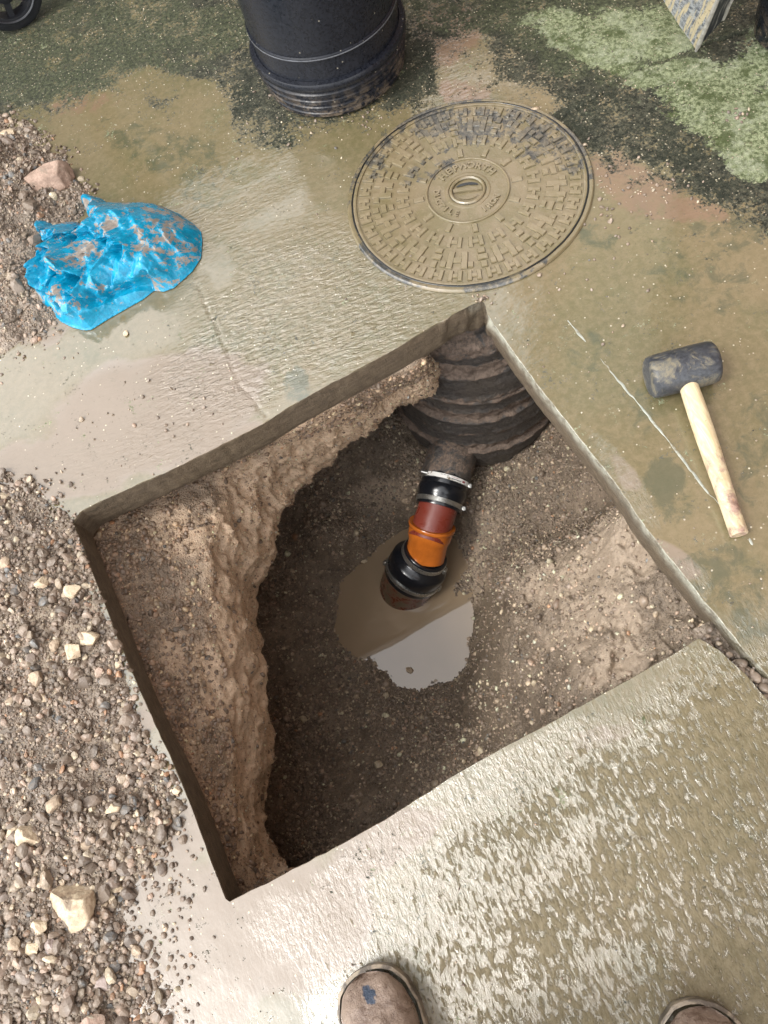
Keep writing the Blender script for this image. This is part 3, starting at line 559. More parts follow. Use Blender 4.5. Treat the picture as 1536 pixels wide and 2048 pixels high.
g = mesh('gravel', np.concatenate([V_, V3]), np.concatenate([F_, F3+len(V_)]), gravM, color=np.concatenate([c1_, c3_])); tag(g, 'fine wet gravel lining the floor and shelf of the pit', 'gravel', kind='stuff')
# grit washed over the paving
qg = rng.uniform((-.95, -.45), (1.5, 2.8), (15000, 2)); pg = project(np.c_[qg, qg[:, :1]*0])
dn_ = .30+.8*sst(-pg[:, 1], -420, -150)+.5*blobs(pg, [(1100, 1900, 400, 200), (500, 300, 200, 80), (350, 1900, 150, 200), (1230, 370, 60, 40, 0, 2)])
kg = (rng.uniform(size=len(qg)) < dn_*.55) & ~inside(qg, POLY); qg = qg[kg]; sg = np.clip(rng.lognormal(math.log(.0011), .35, len(qg)), .0006, .0028)
PG = np.array([.05, .06, .1, .03, .03, .1, .22, .33, .03, .02, .03]); PG /= PG.sum()
V_, F_, c_ = pebbles(np.c_[qg, sg*.3], sg, PG, sub=0)
def near_px(x, y, sx, sy, n):
    return np.array([G(x+rng.normal()*sx, y+rng.normal()*sy)[:2] for _ in range(n)])
sc = np.concatenate([near_px(330, 830, 110, 55, 26), near_px(420, 780, 60, 40, 10), near_px(1290, 375, 60, 28, 26), near_px(360, 1800, 30, 90, 60), near_px(330, 1960, 40, 60, 90), near_px(60, 960, 60, 12, 30), near_px(1230, 520, 180, 100, 14), near_px(1040, 560, 300, 60, 8), near_px(1215, 400, 30, 70, 30), near_px(560, 250, 60, 30, 20), near_px(720, 240, 60, 20, 16), near_px(1475, 235, 16, 8, 14), near_px(966, 598, 12, 5, 22), near_px(60, 690, 50, 30, 50), near_px(310, 1620, 20, 90, 40)])
sc = sc[~inside(sc, POLY)]; s4 = np.clip(rng.lognormal(math.log(.0030), .3, len(sc)), .0015, .006)
V4, F4, c4 = pebbles(np.c_[sc, s4*.25], s4, PB)
# rubble in the broken strip between the two slabs
stp = np.array([G(1405+t*150+rng.normal()*5, 1278+t*122+rng.normal()*9, -.02)[:2] for t in rng.uniform(0, 1.3, 260)]); s5 = np.clip(rng.lognormal(math.log(.0055), .35, len(stp)), .003, .012)
V5, F5, c5 = pebbles(np.c_[stp, rng.uniform(-.045, -.012, len(stp))], s5, PB, tint=.8)
g = mesh('grit', np.concatenate([V_, V4, V5]), np.concatenate([F_, F4+len(V_), F5+len(V_)+len(V4)]), gravM, color=np.concatenate([c_, c4, c5])); tag(g, 'scattered pale grit and pebbles washed over the wet paving', 'grit', kind='stuff')
# soil bed under the strip
bp = [G(*p, -.035) for p in ((1380, 1262), (1425, 1240), (1760, 1600), (1690, 1640))]
U = np.linspace(0, 1, 120)[:, None, None]; W_ = np.linspace(0, 1, 24)[None, :, None]
Vb = ((1-U)*((1-W_)*bp[0]+W_*bp[1])+U*((1-W_)*bp[3]+W_*bp[2])).reshape(-1, 3); Vb[:, 2] += fbm(Vb, 50, 4, 160)*.012
o = mesh('soil_strip', Vb, gridfaces(120, 24), heapM, attrs=dict(clay=np.full(len(Vb), .3))); tag(o, kind='structure')

# ------------------------------------------------------------ pale saw score on the right slab
scoreM = simple('pale_cement_slurry', (.34, .35, .30), .35, (.16, .13, .08), .42, 60, .001)
parts = []
for pts in ([(1135, 640), (1172, 685)], [(1200, 716), (1262, 790), (1330, 872), (1400, 965), (1448, 1022)], [(1498, 1076), (1506, 1092)]):
    c = resample(np.array([G(*p)[:2] for p in pts]), .002, False); c = c+np.stack([vn(np.c_[c*90, c[:, :1]*0], 3), vn(np.c_[c*90, c[:, :1]*0+5], 4)], -1)*.0012
    t_ = np.gradient(c, axis=0); t_ /= np.linalg.norm(t_, axis=1)[:, None]; nn_ = np.stack([-t_[:, 1], t_[:, 0]], -1); e_ = np.sin(np.linspace(0, np.pi, len(c)))**.3
    wd_ = (.0016+.0016*np.clip(vn(np.c_[c*45, c[:, :1]*0], 9), -.6, 1)+.0003)*e_
    z_ = slab_z(c); V = np.stack([np.c_[c-nn_*wd_[:, None], z_-.0002], np.c_[c, z_+.0012*e_], np.c_[c+nn_*wd_[:, None], z_-.0002]], 1)
    parts.append((V.reshape(-1, 3), gridfaces(len(c), 3)))
V, Fq = merge(parts); tag(mesh('pavement_saw_score', V, Fq, scoreM), kind='structure')

# ------------------------------------------------------------ single stones
def stone(px, py, wpx, hpx, mat, label, seed, rot=0, zb=None, high=.75, planes=9, z0=None):
    base = G(px, py, z0 or 0)
    if z0 is None:
        zb = max(hz1(base[None, :2])[0][0] if px < 420 and py > 940 else (hz2(base[None, :2])[0][0] if px < 200 and py < 730 else 0), 0)
    else: zb = z0
    v0 = base-np.array([0, 0, H]); sc_ = (v0@FW)/F; r2 = np.random.default_rng(seed)
    v = I4.copy()
    for _ in range(planes):
        d = r2.normal(size=3); d /= np.linalg.norm(d); lim = r2.uniform(.45, .78); v = v-np.clip(v@d-lim, 0, 9)[:, None]*d*.96
    v = v*(1+.07*fbm(v*1.0+seed, 2.2, 3, seed)+.025*fbm(v+seed, 9, 3, seed+1))[:, None]
    v = v/np.abs(v).max(0)
    v = v*np.array([wpx*sc_/2, hpx*sc_/2*1.06, min(wpx, hpx)*sc_/2*high]); a = R(rot)-_r*0+R(24)*-1
    Rm = np.array([[math.cos(a), -math.sin(a), 0], [math.sin(a), math.cos(a), 0], [0, 0, 1]]); v = v@Rm.T
    hz_ = v[:, 2].max(); loc = (base[0], base[1], zb+hz_*.36)
    o = mesh('stone', v, IF4, mat, smooth=True, autosmooth=None); o.location = loc
    return tag(o, label, 'stone', 'stones lying on the spoil and paving')
stones = [
 (102, 372, 108, 70, pinkM, 'big angular pinkish brown stone on the spoil just above the blue bag', 1, 8),
 (25, 279, 32, 26, creamM, 'small cream stone near the top of the upper spoil heap', 2),
 (155, 1810, 100, 92, creamM, 'largest cream rock, wedge shaped, in the gravel at the lower left', 3, 0),
 (104, 1852, 38, 34, creamM, 'round pale stone touching the lower left side of the largest cream rock', 4),
 (90, 1668, 58, 46, creamM, 'pale lumpy stone above left of the largest cream rock', 5, -10),
 (52, 1668, 28, 34, creamM, 'small upright pale stone on the left of the lumpy one', 6),
 (156, 1307, 38, 34, creamM, 'rounded cream stone at the lower end of the close trio near the sawn edge', 7),
 (183, 1283, 52, 34, creamM, 'broad two-lobed cream stone at the top of the close trio near the sawn edge', 8, -8),
 (125, 1297, 26, 24, tanM, 'smallest tan stone on the left of the close trio near the sawn edge', 9),
 (153, 1184, 38, 34, creamM, 'sharp wedge of yellowish stone high on the lower heap beside the sawn edge', 10, 20),
 (97, 1174, 30, 26, creamM, 'small blocky cream stone left of the yellowish wedge', 11),
 (38, 1142, 26, 30, tanM, 'small tan stone near the left edge at the top of the lower heap', 12),
 (94, 1362, 40, 36, tanM, 'squarish tan stone below the close trio', 13),
 (101, 1398, 32, 18, creamM, 'flat whitish sliver of stone under the squarish tan stone', 14),
 (197, 2038, 66, 46, pinkM, 'stone with a pink side cut by the bottom edge of the photo', 15),
 (211, 1963, 42, 30, greyM, 'smooth lilac grey stone low in the heap at the left', 16),
 (56, 1884, 32, 30, tanM, 'tan stone left of the round pale stone near the largest rock', 17),
 (92, 1893, 38, 28, creamM, 'pale chip of stone between the tan stone and the gravel below the largest rock', 18, 30),
 (234, 1775, 30, 22, creamM, 'pale chip to the upper right of the largest cream rock', 19),
 (355, 1580, 20, 20, creamM, 'pale pebble perched right at the sawn edge of the paving', 20),
 (2, 1238, 34, 50, tanM, 'tan stone cut by the left edge of the photo', 21),
 (-2, 1915, 40, 70, tanM, 'dark tan rock half outside the lower left edge of the photo', 22),
 (232, 1622, 50, 22, creamM, 'long thin cream stone lying flat above the bare paving', 23, 20),
 (142, 1612, 34, 36, tanM, 'ochre lump of stone near the thin flat one', 24),
 (1068, 222, 20, 14, tanM, 'small tan stone on the far rim of the manhole cover', 25),
 (253, 668, 12, 14, creamM, 'tiny cream stone in the puddle below the blue bag', 26),
 (226, 1793, 18, 34, creamM, 'slim pale stone standing right beside the largest cream rock', 27, 10),
 (240, 1330, 14, 22, creamM, 'little white stone at the edge of bare paving beside the pit', 28),
 (120, 1885, 26, 34, greyM, 'grey pink shard leaning under the largest cream rock', 29, 35),
 (182, 1690, 40, 24, tanM, 'tan flake of stone right of the lumpy pale stone', 30),
]
for i, s in enumerate(stones):
    stone(s[0], s[1], s[2], s[3], s[4], s[5], s[6]*13+3, s[7] if len(s) > 7 else (i*37) % 60-30)
stone(819, 1340, 16, 16, tanM, 'small stone breaking the surface of the pale reflection in the pit water', 901, 40, z0=WZ-.002)
stone(728, 1124, 16, 8, creamM, 'tiny white chip at the water edge left of the orange pipe', 902, 10, z0=WZ)
stone(812, 1000, 24, 20, tanM, 'round muddy stone on the pit floor left of the black coupling', 903, 0, z0=-.835)

# ------------------------------------------------------------ manhole cover
CC = np.array([.4386, 1.181, 0]); RC = .2585
cm = M('cast_iron_under_mud'); A_ = cm.attr
nn = cm.noise(16, 7, .68, .4); ff = cm.noise(90, 6, .7)
cc = cm.mix(cm.ramp(nn, .35, .65), (.135, .110, .056), (.175, .137, .082)); 
iron = cm.mix(cm.ramp(ff, .35, .7), (.030, .032, .030), (.115, .10, .075))
cc = cm.mix(cm.ramp(cm.math('ADD', A_('bare'), cm.ramp(cm.noise(24, 7, .7, .4, off=4), .3, .7, -.45, .45, False)), .4, .6), cc, iron)
cc = cm.mix(cm.ramp(ff, .55, .75, 0, .4), cc, (.32, .26, .17))
cc = cm.mix(cm.ramp(A_('top'), 0, 1, 0, .22), cc, (.24, .195, .125)); cc = cm.mix(cm.ramp(A_('top'), 0, -1, 0, .85), cc, (.030, .026, .016))  # relief shading painted in: lug tops lightened, lug feet darkened
ironM = cm.fin(cc, cm.ramp(ff, .3, .7, .05, .22), cm.bump(ff, .6, .0016, cm.bump(cm.noise(260, 3, .6), .4, .0008)), 1.75)
mc = empty('manhole_cover', tuple(CC))
def cov_attr(V, top=0.):
    pq = project(V); bare = blobs(pq, [(960, 245, 200, 40, 0, .62), (1080, 270, 110, 50, 30, .6), (860, 335, 80, 26, -30, .62), (1160, 300, 40, 90, 30, .5), (740, 330, 30, 90, 40, .5)])
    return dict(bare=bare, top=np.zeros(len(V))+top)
prof = [(0, .0005), (.030, .0005), (.0395, .001), (.040, .0045), (.044, .0055), (.048, .0045), (.0485, .0035), (.0835, .0035), (.084, .0062), (.0855, .007), (.087, .007), (.0885, .0062), (.089, .0035), (.16, .0036), (.232, .0035), (.2375, .0035), (.238, .0062), (.2395, .0066), (.244, .0066), (.2455, .006), (.246, .001)]
V, Fq = lathe(prof, CC, (0, 0, 1), 180); o = child('lid', V, Fq[:, ::-1], ironM, mc, attrs=cov_attr(V), autosmooth=35)
lid = o
prof = [(.2475, .001), (.2478, .0055), (.250, .0060), (.2555, .0060), (.2575, .0045), (.259, .0005)]
V, Fq = lathe(prof, CC, (0, 0, 1), 180); at_ = cov_attr(V); at_['bare'] = np.maximum(at_['bare'], .75*sst(fbm(V, 9, 3, 170), -.5, .3)); child('frame', V, Fq[:, ::-1], ironM, mc, attrs=at_, autosmooth=35)
V, Fq = lathe([(.2445, .0058), (.2450, .0070), (.2482, .0070), (.2486, .0058)], CC, (0, 0, 1), 220)
sd_ = (V-CC); V[:, :2] += (sd_[:, :2]/.2465)*(fbm(V, 40, 3, 175)*.0010)[:, None]
child('seam', V, Fq[:, ::-1], simple('black_wet_seam', (.012, .013, .012), .25, (.12, .095, .05), .38, 14, .0006), mc)
lugs = []
def lug(r, th, lr, lt, z0=.0032, h=.0042):
    """raised block: lr radial length, lt tangential width, with sloping sides"""
    u = np.array([math.cos(th), math.sin(th), 0]); t = np.array([-u[1], u[0], 0]); c = CC+u*r; a = .0016
    V = [c+u*sx*(lr/2+a)+t*sy*(lt/2+a)+[0, 0, z0] for sx, sy in ((-1, -1), (1, -1), (1, 1), (-1, 1))]+[c+u*sx*lr/2+t*sy*lt/2+[0, 0, z0+h] for sx, sy in ((-1, -1), (1, -1), (1, 1), (-1, 1))]
    lugs.append((np.array(V), np.array([(4, 5, 6, 7), (0, 1, 5, 4), (1, 2, 6, 5), (2, 3, 7, 6), (3, 0, 4, 7)])))
def Hlug(r, th, lr, wd, bar=.005):
    k = (wd/2-bar/2)/r; lug(r, th-k, lr, bar); lug(r, th+k, lr, bar); lug(r, th, bar*.95, wd-2*bar-.0016)
rot0 = R(-76)
for i in range(12): lug(.104, rot0+i*2*math.pi/12, .020, .009)
for i in range(20): Hlug(.138, rot0+(i+.25)*2*math.pi/20, .024, .028, .0072)
for i in range(12):
    th = rot0+(i+.5)*2*math.pi/12; Hlug(.183, th, .040, .040, .0115)
    t2 = rot0+i*2*math.pi/12
    for rr, lr, lt in ((.164, .010, .013), (.180, .011, .019), (.198, .013, .011)): lug(rr, t2+.02, lr, lt)
    for k in (-1, 1): lug(.195, t2+k*.118, .012, .010)
for i in range(36): Hlug(.2215, rot0+(i+.5)*2*math.pi/36, .022, .026, .0072)
V, Fq = merge(lugs); child('raised_tread', V, Fq, ironM, mc, smooth=False, attrs=cov_attr(V, np.tile([-1.]*4+[1.]*4, len(V)//8)))  # per-vertex painted shading, dark at the foot and light on top
# key recess: a bowl with a bar across
bl = []
V, Fq = lathe([(.0385, .0045), (.0365, .0075), (.033, .0075), (.0315, .004)], CC, (0, 0, 1), 72); kr = child('key_ring', V, Fq[:, ::-1], ironM, mc, attrs=cov_attr(V))
a = R(-22); u = np.array([math.cos(a), math.sin(a), 0]); t = np.array([-u[1], u[0], 0])
V, Fq = box(CC+[0, .000, .0035]+t*.001, (.060, .008, .005), np.array([u, t, [0, 0, 1]]).T); child('key_bar', V, Fq, ironM, mc, smooth=False, attrs=cov_attr(V))
holem = simple('dark_wet_recess', (.02, .02, .018), .1, None, 0, 50, .0003)
for sgn, ln in ((1, .021), (-1, .018)):
    c = CC+t*sgn*.016+[0, 0, .0021]; aa = np.linspace(0, math.pi, 20); V = [c+u*ln*math.cos(x)*1.1+t*sgn*.010*math.sin(x)-t*sgn*.003 for x in aa]; V = np.array([c]+V)
    child('key_slot', V, [(0, i+1, i+2) if sgn > 0 else (0, i+2, i+1) for i in range(19)], holem if sgn > 0 else ironM, mc, smooth=False, attrs=cov_attr(V))
def arc_text(word, r, th_mid, outward, size=.017, step=.215, name='letter'):
    n = len(word); parts = []
    for i, ch in enumerate(word):
        th = th_mid+((n-1)/2-i)*step*(1 if outward else -1)
        cu = bpy.data.curves.new('t', 'FONT'); cu.body = ch; cu.size = size; cu.extrude = .0022; cu.align_x = 'CENTER'; cu.align_y = 'CENTER'; cu.resolution_u = 3; cu.offset = .0007
        ob = bpy.data.objects.new('t', cu); col.objects.link(ob); me = bpy.data.meshes.new_from_object(ob.evaluated_get(bpy.context.evaluated_depsgraph_get()))
        bpy.data.objects.remove(ob); a = th-math.pi/2 if outward else th+math.pi/2
        me.transform(Matrix.Translation((r*math.cos(th), r*math.sin(th), .0045)) @ Matrix.Rotation(a, 4, 'Z')); me.materials.append(ironM)
        nb = project(np.array([v.co[:] for v in me.vertices])+CC); 
        at = me.attributes.new('bare', 'FLOAT', 'POINT'); at.data.foreach_set('value', cov_attr(np.array([v.co[:] for v in me.vertices])+CC)['bare'].astype(np.float32))
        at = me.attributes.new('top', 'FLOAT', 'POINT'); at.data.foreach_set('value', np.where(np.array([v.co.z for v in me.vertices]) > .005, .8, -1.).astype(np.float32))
        parts.append(me)
    bmm = __import__('bmesh').new()
    for me in parts: bmm.from_mesh(me)
    me = bpy.data.meshes.new(name); bmm.to_mesh(me); bmm.free(); me.materials.append(ironM); ob = bpy.data.objects.new(name, me); col.objects.link(ob); ob.parent = mc
    return ob
UPA = R(72)
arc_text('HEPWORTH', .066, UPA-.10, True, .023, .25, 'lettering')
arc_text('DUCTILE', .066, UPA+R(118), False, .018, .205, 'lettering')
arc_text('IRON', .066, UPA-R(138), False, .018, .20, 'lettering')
tag(mc, 'round cast iron manhole cover with raised blocks, filmed with mud, set in the paving', 'manhole cover')

# ------------------------------------------------------------ inspection chamber below it
def chamber_mat():
    m = M('muddy_black_corrugated_plastic'); n = m.noise(28, 8, .7, .4); f = m.noise(120, 5, .7)
    c = m.mix(m.ramp(f, .35, .7), (.032, .030, .029), (.095, .083, .073))
    c = m.mix(m.ramp(m.noise(12, 6, .65, off=3), .45, .65, 0, .35), c, (.095, .078, .06))
    k = m.ramp(m.math('ADD', m.attr('groove'), m.ramp(n, .3, .7, -.5, .5, False)), .42, .62)
    c = m.mix(k, c, m.mix(m.ramp(f, .35, .65), (.19, .138, .105), (.095, .072, .056)))
    b = m.bump(f, .9, .004, m.bump(n, .6, .006)); return m.fin(c, m.ramp(k, 0, 1, .38, .8), b, 1.45)
chM = chamber_mat()
ic = empty('inspection_chamber', (.405, 1.150, -.80)); cb = np.array([.405, 1.150, 0])
prof = []; r0 = .232
for z_, r_ in [(-.055, .205), (-.16, .205), (-.17, .228), (-.205, .232), (-.235, .232), (-.245, .222), (-.285, .222), (-.295, .236), (-.335, .239), (-.385, .239), (-.39, .233), (-.395, .239), (-.445, .239), (-.455, .225), (-.490, .225), (-.50, .241), (-.53, .243), (-.56, .243), (-.565, .239), (-.60, .243), (-.612, .243), (-.622, .230), (-.648, .230), (-.655, .245), (-.70, .245), (-.706, .240), (-.76, .236), (-.78, .22), (-.82, .20)]: prof.append((r_, z_))
pz = np.array([p[1] for p in prof]); prr = np.array([p[0] for p in prof]); zt = np.linspace(pz[0], pz[-1], 260); rt = np.interp(-zt, -pz, prr); prof2 = list(zip(rt, zt))
V, Fq = lathe(prof2, cb, (0, 0, 1), 260); 
gv = np.repeat(np.clip(sum(np.exp(-((zt-c)/wd)**4)*a_ for c, wd, a_ in ((-.27, .026, 1), (-.18, .04, .7), (-.470, .032, 1), (-.635, .026, .95), (-.39, .018, .6), (-.56, .014, .35))), 0, 1), 260)
dirv = V-cb; dirv[:, 2] = 0; dirv /= np.linalg.norm(dirv, axis=1)[:, None]
V = V+dirv*(fbm(V, 20, 4, 180)*.004+gv*(.006+fbm(V, 45, 4, 182)*.014))[:, None]
chv = child('chamber_body', V, Fq[:, ::-1], chM, ic, attrs=dict(groove=gv))
stub0 = G(905, 905, -.70); stub1 = G(889, 962, -.715); ax_ = stub1-stub0; L0 = np.linalg.norm(ax_)
st_start = stub0-ax_/L0*.12
V, Fq = lathe([(.066, 0), (.066, .10), (.070, .11), (.070, L0+.12-.012), (.066, L0+.12)], st_start, ax_, 96)
V = V+(fbm(V, 50, 4, 185)*.005)[:, None]*np.array([0, 0, 1.]); child('outlet_spigot', V, Fq, chM, ic, attrs=dict(groove=np.full(len(V), .52)))
tag(ic, 'round black corrugated drain chamber caked in mud under the corner of the paving', 'inspection chamber')

# ------------------------------------------------------------ drain pipe run
dp = empty('drain_pipe', tuple(G(868, 1040, -.80)))
A0 = G(891, 960, -.712); A1_ = G(876, 1016, -.728); B1 = G(864, 1052, -.742); B2 = G(851, 1108, -.800); C2_ = G(824, 1150, -.872); D2 = C2_+(C2_-B2)/np.linalg.norm(C2_-B2)*.22; D2[2] -= .15; D2 += .03*np.array([.3, .9, 0])
def seg(name, prof, p0, p1, mat, parent=None, n=96, **k):
    d = p1-p0; V, Fq = lathe(prof, p0, d, n); return child(name, V, Fq, mat, parent or dp, autosmooth=40, **k)
def ln(a, b): return float(np.linalg.norm(b-a))
l = ln(A0, A1_)
k1 = seg('rubber_coupling', [(.058, -.012), (.0655, -.011), (.0665, .004), (.0665, .006), (.0645, .020), (.068, .024), (.069, .034), (.0675, l*.55), (.066, l*.62), (.064, l*.68), (.0635, l-.004), (.0625, l), (.055, l)], A0, A1_, rubber)
b1 = seg('steel_band', [(.0655, -.004), (.0685, -.003), (.0685, .009), (.0655, .010)], A0, A1_, steel, k1)
b2 = seg('steel_band', [(.0635, l*.74), (.0665, l*.75), (.0665, l*.75+.012), (.0635, l*.75+.013)], A0, A1_, steel, k1)
# printed paper tag round the upper band
tagm = M('printed_band_tag'); tb = tagm.mix(tagm.ramp(tagm.noise(60, 3), .62, .66), (.72, .70, .66), (.20, .14, .08)); tagM = tagm.fin(tb, .35)
inkM = simple('black_ink', (.015, .015, .018), .4, None, 0, 50, .0001); redink = simple('red_ink', (.30, .03, .04), .4, None, 0, 50, .0001)
uA, vA, dA = frame(A1_-A0); toc = np.array([0, 0, H])-A0; toc -= dA*(toc@dA); toc /= np.linalg.norm(toc); sA = np.cross(dA, toc)
if sA@AX < 0: sA = -sA
def arcstrip(r, t0, t1, a0, a1, n=40):
    a = np.linspace(a0, a1, n); V = []
    for x in a:
        for t in (t0, t1): V.append(A0+dA*t+r*(toc*math.cos(x)+sA*math.sin(x)))
    return np.array(V), gridfaces(n, 2)
V, Fq = arcstrip(.0692, -.0035, .0085, -.95, 1.15); lb = child('paper_tag', V, Fq, tagM, b1)
pr = []
for a0 in np.arange(.12, .62, .055): pr.append(arcstrip(.0694, .0028, .0058, a0, a0+.038, 4))
for a0 in (-.25, -.12, .0): pr.append(arcstrip(.0694, -.0012, .0, a0, a0+.10, 4))
V, Fq = merge(pr); child('print', V, Fq, inkM, lb)
V, Fq = merge([arcstrip(.0694, .000, .005, .72, .86, 6), arcstrip(.0694, -.001, .0, .2, .5, 4)]); child('print', V, Fq, redink, lb)
def screw(p, d, par):
    V, Fq = lathe([(0, -.012), (.0045, -.012), (.0045, -.006), (.006, -.006), (.006, .006), (.0035, .0065), (.0035, .012), (0, .012)], p, d, 16); child('screw', V, Fq, steel, par, autosmooth=40)
screw(A0+dA*.003+.0725*(sA*.95+toc*.3), toc, b1); screw(A0+dA*(l*.75+.006)+.0705*(sA*.98+toc*.2), toc, b2)
screw(A0+dA*.002+.0725*(-sA*.8+toc*.6), sA, b1)
seg('red_pipe', [(.055, -.02), (.055, ln(A1_, B1)+.04)], A1_, B1, redM)
l = ln(B1, B2)
seg('pipe_socket', [(.0545, -.006), (.058, -.0065), (.0655, -.006), (.0665, -.003), (.0665, .002), (.0645, .005), (.0615, .006), (.0615, .012), (.0620, .012), (.0620, .030), (.0603, .034), (.0600, .036), (.0580, .042), (.0562, l*.55), (.0562, l+.01)], B1, B2, orangeM)
l = ln(B2, C2_); uB, vB, dB = frame(C2_-B2); tob = np.array([0, 0, H])-B2; tob -= dB*(tob@dB); tob /= np.linalg.norm(tob); sB = np.cross(dB, tob)
if sB@AX < 0: sB = -sB
k2 = seg('rubber_coupling', [(.054, -.006), (.0635, -.0055), (.0655, -.003), (.0655, .016), (.067, .020), (.078, .028), (.0835, .034), (.0845, .038), (.0850, l*.72), (.0835, l*.75), (.0835, l+.004), (.082, l+.008), (.076, l+.008)], B2, C2_, rubber)
b3 = seg('steel_band', [(.0655, .002), (.0680, .003), (.0680, .014), (.0655, .015)], B2, C2_, steel, k2)
b4 = seg('steel_band', [(.0835, l*.80), (.0862, l*.80+.001), (.0862, l*.80+.011), (.0835, l*.80+.012)], B2, C2_, steel, k2)
screw(B2+dB*.008+.0715*(sB*.99+tob*.1), tob, b3); screw(B2+dB*(l*.8+.006)+.089*(-sB*.93+tob*.35), tob, b4); screw(B2+dB*(l*.8+.006)+.089*(sB*.97+tob*.0), tob, b4)
seg('clay_pipe', [(.079, -.02), (.080, ln(C2_, D2))], C2_, D2, brownM)
tag(dp, 'orange and black drain pipe run with rubber couplings dipping into the muddy water', 'drain pipe')

# ------------------------------------------------------------ rubber mallet
rm = empty('rubber_mallet', tuple(G(1360, 760, 0)))
e0, e1 = G(1296, 757, .038), G(1432, 722, .038); d = e1-e0; Lh = ln(e0, e1); rh = .0375
m = M('worn_mallet_rubber'); n = m.noise(22, 7, .7, .7); f = m.noise(120, 5, .7)
c = m.mix(m.ramp(f, .3, .7), (.016, .018, .022), (.045, .048, .055)); c = m.mix(m.ramp(n, .48, .58), c, m.mix(m.ramp(f, .4, .6), (.145, .125, .085), (.085, .082, .07)))
malM = m.fin(c, m.ramp(n, .4, .6, .3, .6), m.bump(f, .6, .0012, m.bump(n, .4, .001)), 1.5)
V, Fq = lathe([(0, 0), (rh*.60, 0), (rh*.84, .001), (rh*.95, .004), (rh, .010), (rh*1.02, Lh*.3), (rh*1.02, Lh*.7), (rh, Lh-.010), (rh*.95, Lh-.004), (rh*.84, Lh-.001), (rh*.60, Lh), (0, Lh)], e0, d, 72)
child('mallet_head', V, Fq, malM, rm, autosmooth=50)
m = M('old_pale_wood'); sv = m.stretch((1, 1, 1)); n = m.noise(16, 7, .7, .5); gr_ = m.noise(160, 3, .5, 1., vec=m.stretch((1, .12, 1), R(-13)))
c = m.mix(m.ramp(gr_, .35, .65), (.56, .465, .30), (.44, .34, .20)); dirt = m.math('ADD', m.attr('dirt'), m.ramp(n, .3, .7, -.4, .4, False))
c = m.mix(m.ramp(dirt, .35, .7), c, m.mix(m.ramp(m.noise(60, 5, .7), .4, .6), (.33, .22, .17), (.17, .10, .075))); c = m.mix(m.ramp(m.noise(34, 6, .7, off=6), .60, .68, 0, .75), c, (.30, .15, .055))
woodM = m.fin(c, .55, m.bump(gr_, .5, .0008), 1.45)
h0, h1 = G(1368, 745, .038), G(1478, 1068, .018); hd = h1-h0; Lw = ln(h0, h1); hn = 60
ts = np.linspace(0, Lw, hn); rr = .0150+.0016*np.sin(ts/Lw*5)+.001*(ts/Lw)
prof = [(r_, t_) for r_, t_ in zip(rr, ts)]+[(rr[-1]*.93, Lw+.0015), (0, Lw+.0016)]
V, Fq = lathe(prof, h0, hd, 48); tt = ((V-h0)@hd)/Lw**2
child('handle', V, Fq, woodM, rm, attrs=dict(dirt=sst(tt, .15, .65)*.52), autosmooth=50)
tag(rm, 'rubber mallet with black cylindrical head and worn pale wooden handle on the wet paving', 'mallet')

